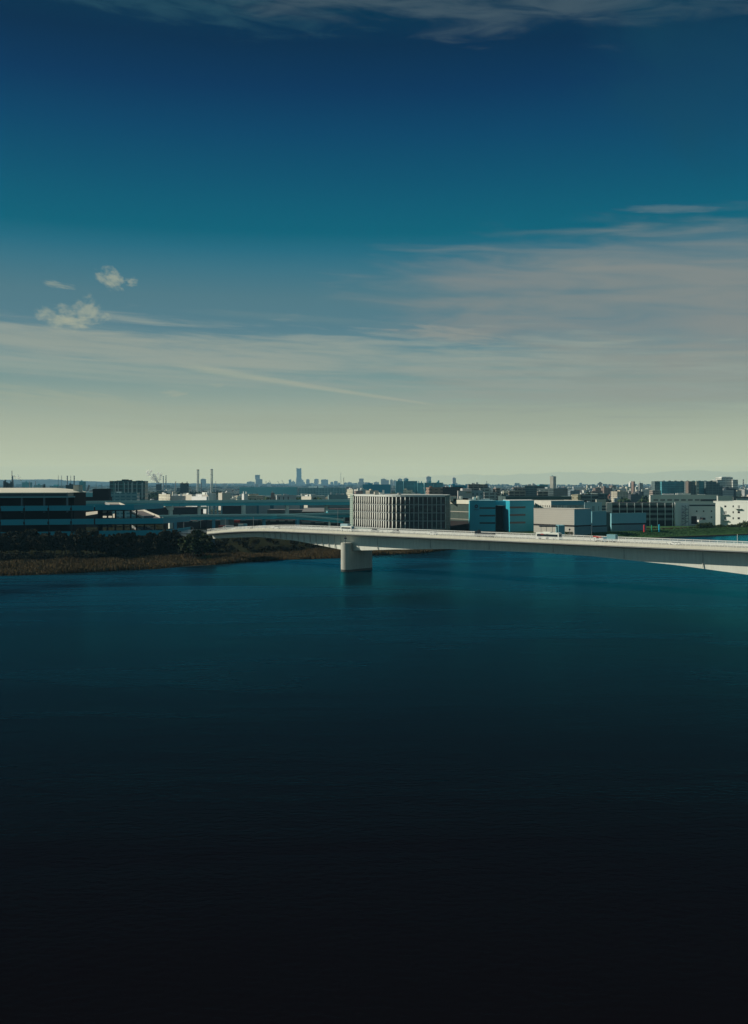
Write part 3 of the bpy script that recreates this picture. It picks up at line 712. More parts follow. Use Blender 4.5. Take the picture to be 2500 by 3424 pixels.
# ---------------------------------------------------------------- helpers for ordinary buildings
def facade_pt(c, a, f): return (c[0]+(a[0]-c[0])*f, c[1]+(a[1]-c[1])*f)
def on_face(mb, c, a, f0, f1, z0, z1, out=0.06, thick=0.1, mi=0):
    """thin slab standing proud of the face that runs from c to a"""
    p, q = facade_pt(c, a, f0), facade_pt(c, a, f1); L = math.hypot(a[0]-c[0], a[1]-c[1]); nx, ny = (a[1]-c[1])/L, -(a[0]-c[0])/L
    if ny > 0 and abs(ny) > 0.02: nx, ny = -nx, -ny
    pts = [(p[0]+nx*out, p[1]+ny*out), (q[0]+nx*out, q[1]+ny*out), (q[0]-nx*thick, q[1]-ny*thick), (p[0]-nx*thick, p[1]-ny*thick)]
    ar = sum(pts[i][0]*pts[(i+1) % 4][1]-pts[(i+1) % 4][0]*pts[i][1] for i in range(4))
    return mb.prism(pts if ar > 0 else pts[::-1], z0, z1, mi)
def block(name, label, cat, px0, pc, px1, ytop, D, rot, m, roofm=None, boxes=0, bands=(), rbands=(), group=None, zbase=None, seed=1, cols=0, par=0.6, front_depth=None, boxm=None, left_m=None):
    """building seen by its near corner pc; bands/rbands: (y0, y1, f0, f1, material) on right / left face"""
    if pc is None:      # square-on, near face from px0 to px1
        dep = front_depth or (X(px1,D)-X(px0,D))*0.6
        c, a, d, b = (X(px0,D),D), (X(px1,D),D), (X(px1,D),D+dep), (X(px0,D),D+dep)
    else: c, a, d, b = corners(px0, pc, px1, D, rot)
    zt = Z(ytop, D); zb_ = GZ-1 if zbase is None else zbase
    t = Thing(name, label, cat, (c[0], c[1], GZ), group, 0)
    # the wall carries a local frame turned with the building so that window grids follow it
    ru = math.atan2(a[1]-c[1], a[0]-c[0])
    t.o.rotation_euler = (0, 0, ru)
    ca, sa = math.cos(-ru), math.sin(-ru); t.local = True
    def loc(mb):
        o = []
        for v in mb.v:
            dx, dy = v[0]-c[0], v[1]-c[1]; o.append((dx*ca-dy*sa, dx*sa+dy*ca, v[2]-GZ))
        mb.v = o; return mb
    t.loc_ = loc; t.face = (c, a, d, b); t.zt = zt
    t.part('wall', loc(MB().prism([c, a, d, b], zb_, zt)), m)
    rm_ = roofm or mat('roof_grey', (0.40,0.41,0.39), 0.9)
    if par:
        rr_ = MB()
        for p, q in ((c,a),(a,d),(d,b),(b,c)): on_rim(rr_, p, q, zt, par)
        t.part('roof', loc(rr_), m if not isinstance(m, list) else m[0])
    rg = random.Random(seed)
    for i in range(boxes):
        f, g = rg.uniform(0.1, 0.75), rg.uniform(0.15, 0.6); w, dd = rg.uniform(0.08, 0.2), rg.uniform(0.1, 0.3)
        p = lambda f_, g_: (c[0]+(a[0]-c[0])*f_+(b[0]-c[0])*g_, c[1]+(a[1]-c[1])*f_+(b[1]-c[1])*g_)
        t.part('roof_hut', loc(MB().prism([p(f,g), p(f+w,g), p(f+w,g+dd), p(f,g+dd)], zt, zt+rg.uniform(1.5, 4.0)*max(0.5,min(1.6, D/1500)))), boxm or rg.choice((WOFF, LGREY, GREY)))
    for y0, y1, f0, f1, bm in bands: t.part('window_band', loc(on_face(MB(), c, a, f0, f1, Z(y1,D), Z(y0,D))), bm)
    for y0, y1, f0, f1, bm in rbands: t.part('window_band', loc(on_face(MB(), c, b, f0, f1, Z(y1,D), Z(y0,D))), bm)
    return t
def on_rim(mb, p, q, zt, h):
    L = math.hypot(q[0]-p[0], q[1]-p[1]) or 1; ux, uy = (q[0]-p[0])/L, (q[1]-p[1])/L; nx, ny = uy, -ux
    o, w = 0.12, 0.45
    mb.prism([(p[0]+nx*o+ux*-o, p[1]+ny*o-uy*o), (q[0]+nx*o-ux*w*1.2, q[1]+ny*o-uy*w*1.2), (q[0]-nx*w-ux*w*1.2, q[1]-ny*w-uy*w*1.2), (p[0]-nx*w-ux*o, p[1]-ny*w-uy*o)], zt-0.15, zt+h)
G2 = GLASS

# linking block between the oval office and the blue one
t = block('laboratory_building', 'grey screened laboratory with a cream roof band between oval and blue offices', 'laboratory', 1499, 1576, 1600, 1672.5, 752, 38, mat('screen_grey', (0.055,0.085,0.075), 0.5, 0.4, 0.6, lines=[('x', 0.9, 0.3, (0.09,0.13,0.11))]), boxes=0, par=0)
c, a, d, b = t.face
t.part('roof_band', t.loc_(on_face(MB(), c, b, 0.0, 1.0, Z(1685.5,752), Z(1672,752), 0.5, 2)), mat('sun_cream', (0.72,0.69,0.56), 0.7))
for y0, y1 in ((1711,1713),(1736.5,1738)): t.part('floor_band', t.loc_(on_face(MB(), c, b, 0, 1, Z(y1,752), Z(y0,752), 0.2, 0.1)), BEIGE)
t.part('dark_base', t.loc_(on_face(MB(), c, b, 0, 1, GZ-1, Z(1743,752), 0.25, 0.1)), DARKB)
for a, b, y, z, m_ in ((1504,1528,1659,0,BEIGE),(1517,1536,1667,0,GREY),(1540,1548,1659,0,WOFF),(1550,1566,1666,0,DARK),(1571,1582,1668,0,GREY),(1584,1593,1662,0,WOFF),(1597,1604,1659,0,BEIGE),(1610,1640,1667.5,0,GREY)):
    t.part('roof_unit', t.loc_(MB().box(X(a,760), X(b,760), 765, 770, Z(1676,760), Z(y,765))), m_)

# blue office with ring emblem, in two wings joined by a recess
blue = Thing('office_building', 'bright blue clad office in two wings with a dark ring emblem near its left corner', 'office', (X(1640,747), 747, GZ))
D0 = 747
c1 = P(1570, 747); c2 = P(1656, 747)
blue.part('left_wing', MB().prism([c1, c2, (c2[0], 774), (c1[0], 774)], GZ-1, Z(1674.5,747)), BLUEW)
c3 = P(1704, 740); c4 = P(1785.5, 750)
blue.part('right_wing', MB().prism([c3, c4, (c4[0]+1, 775), (X(1681,769), 769.5)], GZ-1, Z(1674,742)), BLUEW)
c5 = P(1655, 774); c6 = P(1684, 772)
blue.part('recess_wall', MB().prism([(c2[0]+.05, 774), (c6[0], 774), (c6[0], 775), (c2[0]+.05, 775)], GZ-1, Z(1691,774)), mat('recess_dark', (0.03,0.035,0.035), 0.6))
blue.part('recess_lintel', MB().prism([(c2[0]+.05, 757), (c6[0]+0.4, 757), (c6[0]+0.4, 774), (c2[0]+.05, 774)], Z(1690,757), Z(1675.3,757)), BLUEW)
blue.part('coping', MB().prism([(c3[0]-.2, c3[1]-.2), (c4[0]+.2, c4[1]-.2), (c4[0]+1.2, 775), (X(1681,769), 769)], Z(1674,742), Z(1672.8,742)), WHITE)
blue.part('coping', MB().prism([(c1[0]-.2, 746.8), (c2[0]+.2, 746.8), (c2[0]+.2, 774), (c1[0]-.2, 774)], Z(1674.5,747), Z(1673.4,747)), mat('cop_blue', (0.3,0.55,0.6), .6))
for y in (1696, 1721.5, 1746):
    blue.part('window_strip', on_face(MB(), c1, c2, (1603-1570)/86, (1655-1570)/86, Z(y+5.5,747), Z(y,747), 0.05, 0.1), GLASS)
for y in (1693.5, 1719, 1744.5):
    blue.part('window_strip', on_face(MB(), c3, c4, 0.0, (1756-1704)/81.5, Z(y+6,743), Z(y,743), 0.05, 0.1), GLASS)
ring = MB(); cxr, czr = X(1592,747), Z(1693,747); n = 28
for i in range(n):
    a0, a1 = i*2*math.pi/n, (i+1)*2*math.pi/n
    b = len(ring.v)
    for yy in (746.72, 746.95):
        for a in (a0, a1):
            for rr_ in (0.62, 1.45): ring.v.append((cxr+rr_*0.88*math.cos(a), yy, czr+rr_*math.sin(a)))
    for f in ((0,1,3,2),(4,6,7,5),(1,5,7,3),(0,2,6,4)): ring.f.append(tuple(b+j for j in f)); ring.mi.append(0)
blue.part('ring_emblem', ring, NAVY)
nm = MB()
for i in range(9): nm.box(X(1583.5+i*1.9,747), X(1584.9+i*1.9,747), 746.75, 746.95, Z(1705.2,747), Z(1703.4,747))
blue.part('sign_lettering', nm, NAVY)

# beige museum-like block, its shaded sides coloured blue, and its low wings
t = block('hall_building', 'windowless box hall with a sunlit beige panel side and a shaded side coloured teal', 'hall', 1784, 1919.5, 1976, 1703, 700, 42, BEIGEP, boxes=0, par=0.25)
c, a, d, b = t.face
t.part('blue_shade_face', t.loc_(on_face(MB(), c, a, 0.0, 1.0, Z(1757,700), Z(1703.5,700), 0.15, 0.1)), BLUEG)  # shade on the right side put in as a blue-grey layer
t.part('dark_band', t.loc_(on_face(MB(), c, b, 0, 1, Z(1761.5,700), Z(1756,700), 0.12, 0.1)), DARKB)
t.part('dark_band', t.loc_(on_face(MB(), c, a, 0, 1, Z(1761.5,700), Z(1757.2,700), 0.17, 0.1)), DARKB)
t.part('plinth_wall', t.loc_(on_face(MB(), c, a, 0, 1.0, GZ-1, Z(1761.6,700), 0.16, 0.1)), mat('plinth_teal', (0.16,0.27,0.30), 0.8, 0.1, 0.2))
up = block('hall_building', 'upper hall storey with curved corner in shaded teal and vertical black fins above the beige box', 'hall', 1780, 1842, 1953, 1675, 745, 14, mat('upper_beige', (0.52,0.50,0.44), 0.8), par=0.2, left_m=1)
c, a, d, b = up.face
up.part('teal_shade_face', up.loc_(on_face(MB(), c, a, 0, 1, Z(1689,745), Z(1675.2,745), 0.15, 0.1)), mat('shade_teal', (0.10,0.28,0.34), 0.6))  # unlit face coloured teal to stand for its shade
fb = MB(); rg = random.Random(5)
for f in [i/26 for i in range(26)]:
    h = rg.choice((5, 8, 12)); 
    if 0.1 < f < 0.5 and rg.random() < 0.6: continue
    on_face(fb, c, a, f, f+0.009, Z(1690+h,745), Z(1690,745), 0.2, 0.1)
up.part('black_fins', up.loc_(fb), BLACK, kind='stuff')
fb = MB()
for f in [0.06+i*0.115 for i in range(8)]: on_face(fb, c, b, f, f+0.03, Z(1690+rg.choice((6,10,12)),745), Z(1690,745), 0.2, 0.1)
up.part('black_fin_row', up.loc_(fb), BLACK)
t = block('hall_wing', 'teal blank box wing just right of the beige hall', 'hall', 1976, 1979, 2027, 1711, 725, 35, BLUEG, par=0.3, bands=())
c, a, d, b = t.face
t.part('dark_band', t.loc_(on_face(MB(), c, a, 0, 1, Z(1762,725), Z(1757.5,725), 0.1, 0.1)), DARKB)
t.part('plinth_wall', t.loc_(on_face(MB(), c, a, 0, 1.05, GZ-1, Z(1762.1,725), 0.13, 0.1)), mat('plinth_teal', (0.16,0.27,0.30)))
t = block('hall_wing', 'longest low teal wing at the right end, beside the red post', 'hall', 2040, 2044, 2160, 1717.5, 745, 22, BLUEG, par=0.3)
c, a, d, b = t.face
t.part('dark_band', t.loc_(on_face(MB(), c, a, 0, 1, Z(1755.5,745), Z(1750.5,745), 0.1, 0.1)), DARKB)
t.part('plinth_wall', t.loc_(on_face(MB(), c, a, 0, 1.0, GZ-1, Z(1755.6,745), 0.13, 0.1)), mat('plinth_teal', (0.16,0.27,0.30)))
t = block('link_block', 'narrow dark green glazed link between the two teal wings', 'hall', 2026, None, 2044, 1713, 748, 0, mat('link_green', (0.03,0.06,0.06), 0.4, 0.2, 0.5, lines=[('x', 0.8, 0.1, (0.08,0.12,0.12))]), front_depth=12, par=0)
t = block('laboratory_building', 'pale blue-grey block with thin slit windows behind the teal wings', 'laboratory', 1951, 1954, 2012, 1681, 800, 20, mat('lab_bluegrey', (0.42,0.52,0.55), 0.7, 0.04), boxes=1, par=0.4)
c, a, d, b = t.face
for f in (0.45,0.5,0.55,0.8): t.part('window_strip', t.loc_(on_face(MB(), c, a, f, f+0.015, Z(1708,800), Z(1692,800), 0.1, 0.1)), GLASS)
t = block('laboratory_building', 'beige roofed block with dark recessed windows beside the striped louvres', 'laboratory', 1991, 1994, 2026, 1672, 830, 15, mat('lab_beige', (0.45,0.43,0.37), 0.8, 0.04), par=0.4)
c, a, d, b = t.face
for y in (1690.5, 1700): t.part('window_band', t.loc_(on_face(MB(), c, a, 0.55, 1.0, Z(y+6.5,830), Z(y,830), 0.1, 0.1)), GLASS)

# canopy with supports in front of the beige hall
cn = Thing('bus_shelter', 'low roofed entrance canopy in front of the beige hall', 'canopy', (X(1845,690), 690, GZ))
cn.part('roof', MB().prism([P(1805,690), P(1868,690), (X(1868,690)+1, 696), (X(1806,690), 696)], Z(1762,690), Z(1757.5,690)), mat('canopy_dark', (0.05,0.06,0.07), 0.5))
cn.part('booth', MB().prism([P(1866.5,688), P(1888,688), (X(1888,688), 698), (X(1866.5,688), 698)], GZ-1, Z(1756.5,688)), BLUEG)
for px in (1808,1826,1846,1864): cn.part('post', MB().box(X(px,691), X(px,691)+0.25, 691, 691.25, GZ-1, Z(1762,690)), STEEL)

# open-frame parking garage with white posts
pk = Thing('parking_garage', 'dark open parking garage with thin white posts, right of the teal wings', 'parking garage', (X(2150,840), 840, GZ))
Dp = 840; xa, xb = X(2046,Dp), X(2256,Dp)
pk.part('wall', MB().box(xa, xb, Dp+2, Dp+50, GZ-1, Z(1683,Dp)), DARK)
for y in (1681.5, 1698, 1714.5, 1731.5): pk.part('parapet_panel', MB().box(xa, xb, Dp+1.0, Dp+1.4, Z(y+8.5,Dp), Z(y,Dp)), mat('garage_rail', (0.24,0.26,0.25), 0.7, 0.2, 0.5, lines=[('z', 0.6, 0.25, (0.09,0.10,0.105))]))
for px in [2046+i*25.4 for i in range(9)]: pk.part('post', MB().box(X(px,Dp)-0.18, X(px,Dp)+0.18, Dp+0.3, Dp+0.7, GZ-1, Z(1681,Dp)), WHITE)
lv = Thing('louvre_screen', 'row of close white vertical louvres at the left end of the garage', 'screen', (X(2036,835), 835, GZ))
lv.part('backing', MB().box(X(2024,836), X(2047,836), 837, 839, GZ, Z(1680,836)), DARK)
for i in range(8): lv.part('louvre', MB().box(X(2027+i*2.6,835)-0.15, X(2027+i*2.6,835)+0.15, 835, 836, Z(1716,835), Z(1680,835)), WHITE)
# long grey factory behind the garage
t = block('factory_building', 'long light grey factory with a row of shaded windows behind the parking garage', 'factory', 2170, 2174, 2400, 1656.5, 960, 5, mat('factory_grey', (0.62,0.60,0.56), 0.8, 0.04, 0.1, streak=0.05), boxes=5, par=0.5)
c, a, d, b = t.face
for i in range(7): t.part('window', t.loc_(on_face(MB(), c, a, 0.045+i*0.102, 0.045+i*0.102+0.07, Z(1675,960), Z(1669,960), 0.08, 0.1)), mat('shaded_window', (0.20,0.19,0.18), 0.4))
for f0, f1, y0, y1 in ((0.74, 0.985, 1669.5, 1676),): t.part('window_band', t.loc_(on_face(MB(), c, a, f0, f1, Z(y1,960), Z(y0,960), 0.08, 0.1)), GLASS)
t = block('stair_block', 'tall grey block with an outside steel stair right of the parking garage', 'building', 2255, 2257, 2304, 1681.5, 840, 8, LGREY, par=0.3, boxes=0)
st_ = MB()
for i in range(6):
    z0, z1 = Z(1755-i*10.5,838), Z(1755-(i+1)*10.5,838); a_, b_ = (2281,2299) if i % 2 == 0 else (2299,2281)
    st_.bar((X(a_,838), 838, z0), (X(b_,838), 838, z1), 0.3, h=0.25); st_.box(X(2279,838), X(2301,838), 837.2, 838.8, z1-0.1, z1+0.1)
for px in (2279, 2290, 2301): st_.box(X(px,838)-0.1, X(px,838)+0.1, 837.1, 837.4, GZ, Z(1688,838))
t.part('outside_stair', t.loc_(st_), NAVY)
t = block('factory_building', 'grey mid-height factory with dark loading bay beside the white building', 'factory', 2302, 2304, 2392, 1682.5, 850, 4, mat('factory_mid', (0.66,0.66,0.62), 0.8, 0.04, 0.1, streak=0.05), par=0.3)
c, a, d, b = t.face
t.part('window_band', t.loc_(on_face(MB(), c, a, 0.0, 0.98, Z(1692.5,850), Z(1687.5,850), 0.08, 0.1)), GLASS)
t.part('loading_door', t.loc_(on_face(MB(), c, a, 0.08, 0.28, Z(1752,850), Z(1726,850), 0.3, 0.1)), DARKB)
t.part('lower_wing', t.loc_(on_face(MB(), c, a, 0.28, 0.72, GZ-1, Z(1738,850), 5, 0.1)), mat('factory_mid', (0.66,0.66,0.62)))
for f, y in ((0.26,1707),(0.52,1707),(0.82,1707),(0.82,1727)): t.part('window', t.loc_(on_face(MB(), c, a, f, f+0.05, Z(y+5,850), Z(y,850), 0.1, 0.1)), DARK)
for f in (0.42, 0.48): t.part('window', t.loc_(on_face(MB(), c, a, f, f+0.045, Z(1738,845), Z(1731.5,845), 5.1, 0.1)), DARK)
t = block('factory_building', 'small grey upper block with flat roof above the white building', 'factory', 2396, 2400, 2450, 1659, 930, 5, mat('factory_small', (0.5,0.5,0.46), 0.8), par=0.3)
t = block('warehouse', 'low dark roofed shed at the right edge above the white building', 'warehouse', 2448, 2452, 2620, 1662, 960, 5, mat('shed_dark', (0.12,0.13,0.13), 0.8), par=0.3)
c, a, d, b = t.face
t.part('pale_front', t.loc_(on_face(MB(), c, a, 0.05, 1, Z(1676,960), Z(1667,960), 0.8, 0.1)), GREY)
# sunlit white building at the right edge
wb = block('white_building', 'sunlit white building with small dark windows and escape balconies at the right edge', 'building', 2385, 2700, 2760, 1680.5, 800, 45, WOFF, par=0.35)
c, a, d, b = wb.face     # the lit face is c->b (far end at px 2385)
def fpx(px):
    t1 = (px-CX)/F; vx, vy = b[0]-c[0], b[1]-c[1]
    return (t1*c[1]-c[0])/(vx-t1*vy)
def wz(px, y):
    f = fpx(px); D = c[1]+(b[1]-c[1])*f; return Z(y, D)
for px0, px1, y0, y1 in ((2421.5,2428,1690,1696),(2449,2453,1690,1696),(2449,2453,1709.5,1716),(2466,2473.5,1709.5,1716),(2449,2453,1729.5,1736),(2466,2473.5,1729.5,1736)):
    w_ = wb.part('window', wb.loc_(on_face(MB(), c, b, fpx(px1), fpx(px0), wz(px0,y1), wz(px0,y0), 0.06, 0.1)), DARK)
for px0, y0 in ((2422,1709),(2422,1729),(2467,1690)):
    for dx in (0, 4): wb.part('door', wb.loc_(on_face(MB(), c, b, fpx(px0+dx+2.0), fpx(px0+dx), wz(px0,y0+9.5), wz(px0,y0), 0.06, 0.1)), DARK)
    bal = MB(); L = math.hypot(b[0]-c[0], b[1]-c[1]); nx, ny = -(b[1]-c[1])/L, (b[0]-c[0])/L
    if ny > 0: nx, ny = -nx, -ny
    p, q = facade_pt(c, b, fpx(px0+14)), facade_pt(c, b, fpx(px0-8)); zb_ = wz(px0, y0+11)
    bal.prism([(p[0],p[1]),(q[0],q[1]),(q[0]+nx*1.6,q[1]+ny*1.6),(p[0]+nx*1.6,p[1]+ny*1.6)], zb_-0.15, zb_+0.1)
    for f_ in (0,0.25,0.5,0.75,1): bal.bar((p[0]+(q[0]-p[0])*f_+nx*1.5, p[1]+(q[1]-p[1])*f_+ny*1.5, zb_), (p[0]+(q[0]-p[0])*f_+nx*1.5, p[1]+(q[1]-p[1])*f_+ny*1.5, zb_+1.1), 0.07)
    bal.bar((p[0]+nx*1.5,p[1]+ny*1.5,zb_+1.1),(q[0]+nx*1.5,q[1]+ny*1.5,zb_+1.1),0.08)
    wb.part('balcony', wb.loc_(bal), GREY)

# ---------------------------------------------------------------- industrial middle distance, each its own thing
cw = lambda n, wall, glass, sx, sz, fx=.55, fz=.45: win_mat(n, wall, glass, sx, sz, fx, fz)
DG = (0.03,0.04,0.05)
M_grid = cw('grid_green', (0.10,0.25,0.25), (0.04,0.09,0.10), 5.5, 4.5, 0.8, 0.75)
M_teal = mat('far_teal', (0.12,0.38,0.42), 0.7, 0.08, 0.03)
M_tealg = cw('far_teal_windows', (0.26,0.44,0.46), (0.06,0.22,0.26), 6, 3.6, 0.7, 0.5)
M_bluef = mat('far_blue', (0.02,0.26,0.36), 0.7, 0.08, 0.02)
M_apt = cw('apartment_brown', (0.33,0.27,0.23), (0.05,0.045,0.05), 6.5, 3.1, 0.85, 0.55)
M_aptd = cw('apartment_dark', (0.13,0.18,0.18), (0.05,0.08,0.09), 7, 3.0, 0.88, 0.55)
M_aptg = cw('apartment_grey', (0.42,0.42,0.40), (0.09,0.10,0.11), 6, 3.1, 0.75, 0.5)
M_aptb = cw('apartment_blue', (0.10,0.34,0.38), (0.05,0.20,0.24), 9, 3.1, 0.9, 0.5)  # teal of the distant haze put into wall and window colour
M_offw = cw('office_white', (0.62,0.62,0.56), (0.12,0.13,0.13), 30, 4.0, 0.95, 0.4)
M_sky = cw('skyscraper_blue', (0.70,0.66,0.64), (0.50,0.50,0.50), 8, 5, 0.6, 0.5)
M_skyp = cw('skyscraper_pale', (0.80,0.77,0.72), (0.64,0.62,0.58), 8, 6, 0.5, 0.5)
M_brick = cw('brick_wall', (0.34,0.22,0.17), (0.06,0.05,0.05), 7, 3.6, 0.5, 0.3)

# left group
block('plant_building', 'dark teal green factory with tall gridded facade behind the terminal ramps', 'factory', 366, None, 484, 1611, 1150, 0, M_grid, boxes=7, seed=4, boxm=mat('dark_unit', (0.05,0.07,0.075)), front_depth=16, par=1.0)
gf = [o for o in C.objects if o.name == 'plant_building'][0]
for px, y0, y1 in ((385,1616,1648),(395,1613,1652),(416,1614,1648),(428.5,1613,1650),(440,1614,1652),(443,1614,1648),(457,1614,1650),(474,1616,1668),(477,1614,1664)):
    q = MB().box(X(px,1149)-0.3, X(px,1149)+0.3, 1148.6, 1149.8, Z(y1,1149), Z(y0,1149)); q.v = [(v[0]-gf.location.x, v[1]-gf.location.y, v[2]-gf.location.z) for v in q.v]; q.build('pipe', LGREY, gf)
block('plant_annex', 'dull teal low annex in front of the gridded factory', 'factory', 366, None, 458, 1650, 1050, 0, M_tealg, front_depth=12, boxes=1, boxm=GREY)
block('dark_building', 'black windowless box building left of the gridded factory', 'building', 309, None, 362, 1635.5, 830, 0, DARKB, front_depth=8, par=0.3)
block('dark_building', 'long low dark roofed shed between terminal hut and black box building', 'building', 218, None, 366, 1663, 820, 0, DARKB, front_depth=8, par=0.3)
block('plant_building', 'dark grey boxy factory under two tall chimneys left of the silo', 'factory', 219, None, 254, 1622.5, 1500, 0, mat('plant_dark', (0.06,0.10,0.11), 0.8, 0.15), front_depth=15, boxes=2, boxm=mat('dark_unit', (0.05,0.07,0.075)))
block('silo_tower', 'square blue green silo tower at the left skyline', 'silo', 264, None, 278, 1611, 1900, 0, M_teal, front_depth=16, boxes=2, boxm=M_teal)
block('dark_building', 'dark brown small block right of the terminal roof', 'building', 224, None, 253, 1650, 900, 0, mat('dark_brown', (0.05,0.04,0.04)), front_depth=20, par=0.3)
block('plant_building', 'hazy square plant block on the skyline above the terminal roof', 'factory', 73, None, 92, 1613.5, 3000, 0, M_teal, front_depth=40, boxes=1, boxm=M_teal)
block('plant_building', 'hazy low plant block on the skyline near the thin twin masts', 'factory', 113, None, 135, 1622, 2800, 0, M_tealg, front_depth=40, boxes=2, boxm=M_teal)
block('plant_building', 'hazy pale factory block on the skyline left of the twin masts', 'factory', 165, None, 195, 1626, 2600, 0, M_tealg, front_depth=40, boxes=3, boxm=M_teal)
block('plant_building', 'low hazy teal shed on the skyline by the silo', 'factory', 254, None, 309, 1650, 1500, 0, M_teal, front_depth=40, boxes=3)

def chimney(label, px, D, w, ytop, col=(0.45,0.44,0.42), n=1, gap=0.0, ybase=None, name='chimney'):
    t = Thing(name, label, 'chimney', (X(px,D), D, GZ)); m = mat('stack_%d_%d_%d' % tuple(int(c*100) for c in col), col, 0.8, 0.05, 0.05)
    zt = Z(ytop, D)
    for i in range(n):
        x = X(px, D)+(i-(n-1)/2)*gap
        t.part('shaft', MB().cyl(x, D+2, w/2, GZ-1, zt, 12, 0.85), m)
    t.part('cap', MB().cyl(X(px,D), D+2, w*0.5+gap*0.5*(n > 1), zt-w*0.5, zt+w*0.12, 12), mat('stack_cap', (0.22,0.22,0.22)))
    if n > 1:
        for f in (0.3, 0.55, 0.8): t.part('platform', MB().box(X(px,D)-gap*0.9, X(px,D)+gap*0.9, D-1, D+5, GZ+(zt-GZ)*f, GZ+(zt-GZ)*f+1), m)
    return t
chimney('pale twin flue chimney, left one of the tall pair', 661, 3200, 3.6, 1570, (0.62,0.60,0.54), 2, 4.4)
chimney('pale twin flue chimney, right one of the tall pair', 707, 3200, 3.6, 1569, (0.66,0.64,0.58), 2, 4.4)
chimney('short grey stack just left of the tall twin flue pair', 586, 2600, 2.2, 1610, (0.34,0.30,0.28))
chimney('short dark stack between the two twin flue chimneys', 672, 2600, 2.4, 1614, (0.22,0.22,0.24))
chimney('grey stack beside the drifting steam, left of two', 545, 4500, 5.2, 1592, (0.40,0.38,0.36))
chimney('grey stack beside the drifting steam, right of two', 554, 4500, 4.8, 1590, (0.42,0.40,0.38))
chimney('banded stack on the dark plant, left of two', 223.5, 2200, 2.6, 1591, (0.24,0.24,0.26))
chimney('banded stack on the dark plant, right of two', 246.5, 2200, 2.6, 1591, (0.24,0.24,0.26))
chimney('dark flare stack at the far left beside a small steam plume', 38.5, 3000, 2.4, 1574, (0.20,0.20,0.22))
chimney('thin grey stack on the skyline above the beige roof', 98, 2800, 2.2, 1610, (0.3,0.3,0.3))
chimney('thin dark stack beside the thin grey one above the beige roof', 117, 2800, 2.2, 1609, (0.22,0.22,0.24))
chimney('thin stack on the skyline right of the twin flue chimneys', 720.5, 3000, 1.6, 1609, (0.3,0.3,0.3))

def mast(label, px, D, w, ytop, name='lattice_mast', cat='mast', col=(0.22,0.22,0.23), taper=0.25, bars=9):
    t = Thing(name, label, cat, (X(px,D), D, GZ)); zt = Z(ytop, D); mb = MB(); x = X(px,D); z0 = GZ-1
    th = max(0.25, w*0.09)
    cs = [((-1,-1)),((1,-1)),((1,1)),((-1,1))]
    for i in range(bars):
        f0, f1 = i/bars, (i+1)/bars; w0 = w/2*(1-(1-taper)*f0); w1 = w/2*(1-(1-taper)*f1); za, zb2 = z0+(zt-z0)*f0, z0+(zt-z0)*f1
        for j, (a, b) in enumerate(cs):
            a2, b2 = cs[(j+1) % 4]
            mb.bar((x+a*w0, D+b*w0, za), (x+a*w1, D+b*w1, zb2), th)
            mb.bar((x+a*w0, D+b*w0, za), (x+a2*w1, D+b2*w1, zb2), th*0.7)
    t.part('frame', mb, mat('mast_steel_%d' % int(col[0]*100), col, 0.7)); return t
mast('thin tall radio mast on the skyline above the oval office left corner', 1139, 12000, 10, 1579, taper=0.5)
mast('red and white tipped relay mast beside the tall radio mast', 1149, 2600, 4, 1597, taper=0.3)
mast('left of two slim linked masts above the terminal roof', 194.5, 3400, 1.6, 1590, taper=0.7, bars=14)
mast('right of two slim linked masts above the terminal roof', 205.5, 3400, 1.6, 1590, taper=0.7, bars=14)
mast('slim mast between the two banded stacks', 236, 3400, 1.6, 1590, taper=0.7, bars=14)
mast('small lattice pylon left of the far harbour cranes', 889, 9000, 10, 1608)
mast('thin lattice mast behind the warehouses left of the container crane', 321, 2600, 2.0, 1614)
mast('thin pylon standing above the black box building', 340, 2600, 2.4, 1616)
mast('small aerial mast on the terrace roofs right of the brown flats', 1627, 1500, 1.2, 1608)
mast('grey aerial mast at the far right skyline', 2485, 2600, 5, 1602)
def crane(label, x0, y0, x1, y1, D):
    """harbour crane with a raised jib, pixel ends at distance D"""
    t = Thing('harbour_crane', label, 'crane', (X(x0,D), D, GZ), 'raised harbour cranes on the far skyline')
    m = mat('crane_grey', (0.22,0.20,0.20), 0.8); px_ = abs(F)/D
    t.part('jib', MB().bar((X(x1,D), D, Z(y1,D)), (X(x0,D), D, Z(y0,D)), 3.2), m)
    lg_ = MB()
    for dx in (0, 18): lg_.bar((X(x0,D)+dx, D, GZ-1), (X(x0,D)+dx, D, Z(y0,D)+4), 3)
    lg_.bar((X(x0,D)-8, D, Z(y0,D)), (X(x0,D)+34, D, Z(y0,D)+2), 5)
    t.part('portal', lg_, m)
crane('leftmost raised crane jib on the skyline left of the landmark tower', 910, 1625, 899, 1606, 9000)
crane('middle raised crane jib on the skyline left of the landmark tower', 937, 1624, 928, 1609, 9000)
crane('raised crane jib nearest the landmark tower', 952, 1624, 942, 1606, 9000)
crane('leaning grey crane behind the terminal between silo and black box', 286, 1660, 298, 1622, 2200)
crane('long slanting crane boom beside the dark flare stack', 46, 1634, 40, 1590, 3000)

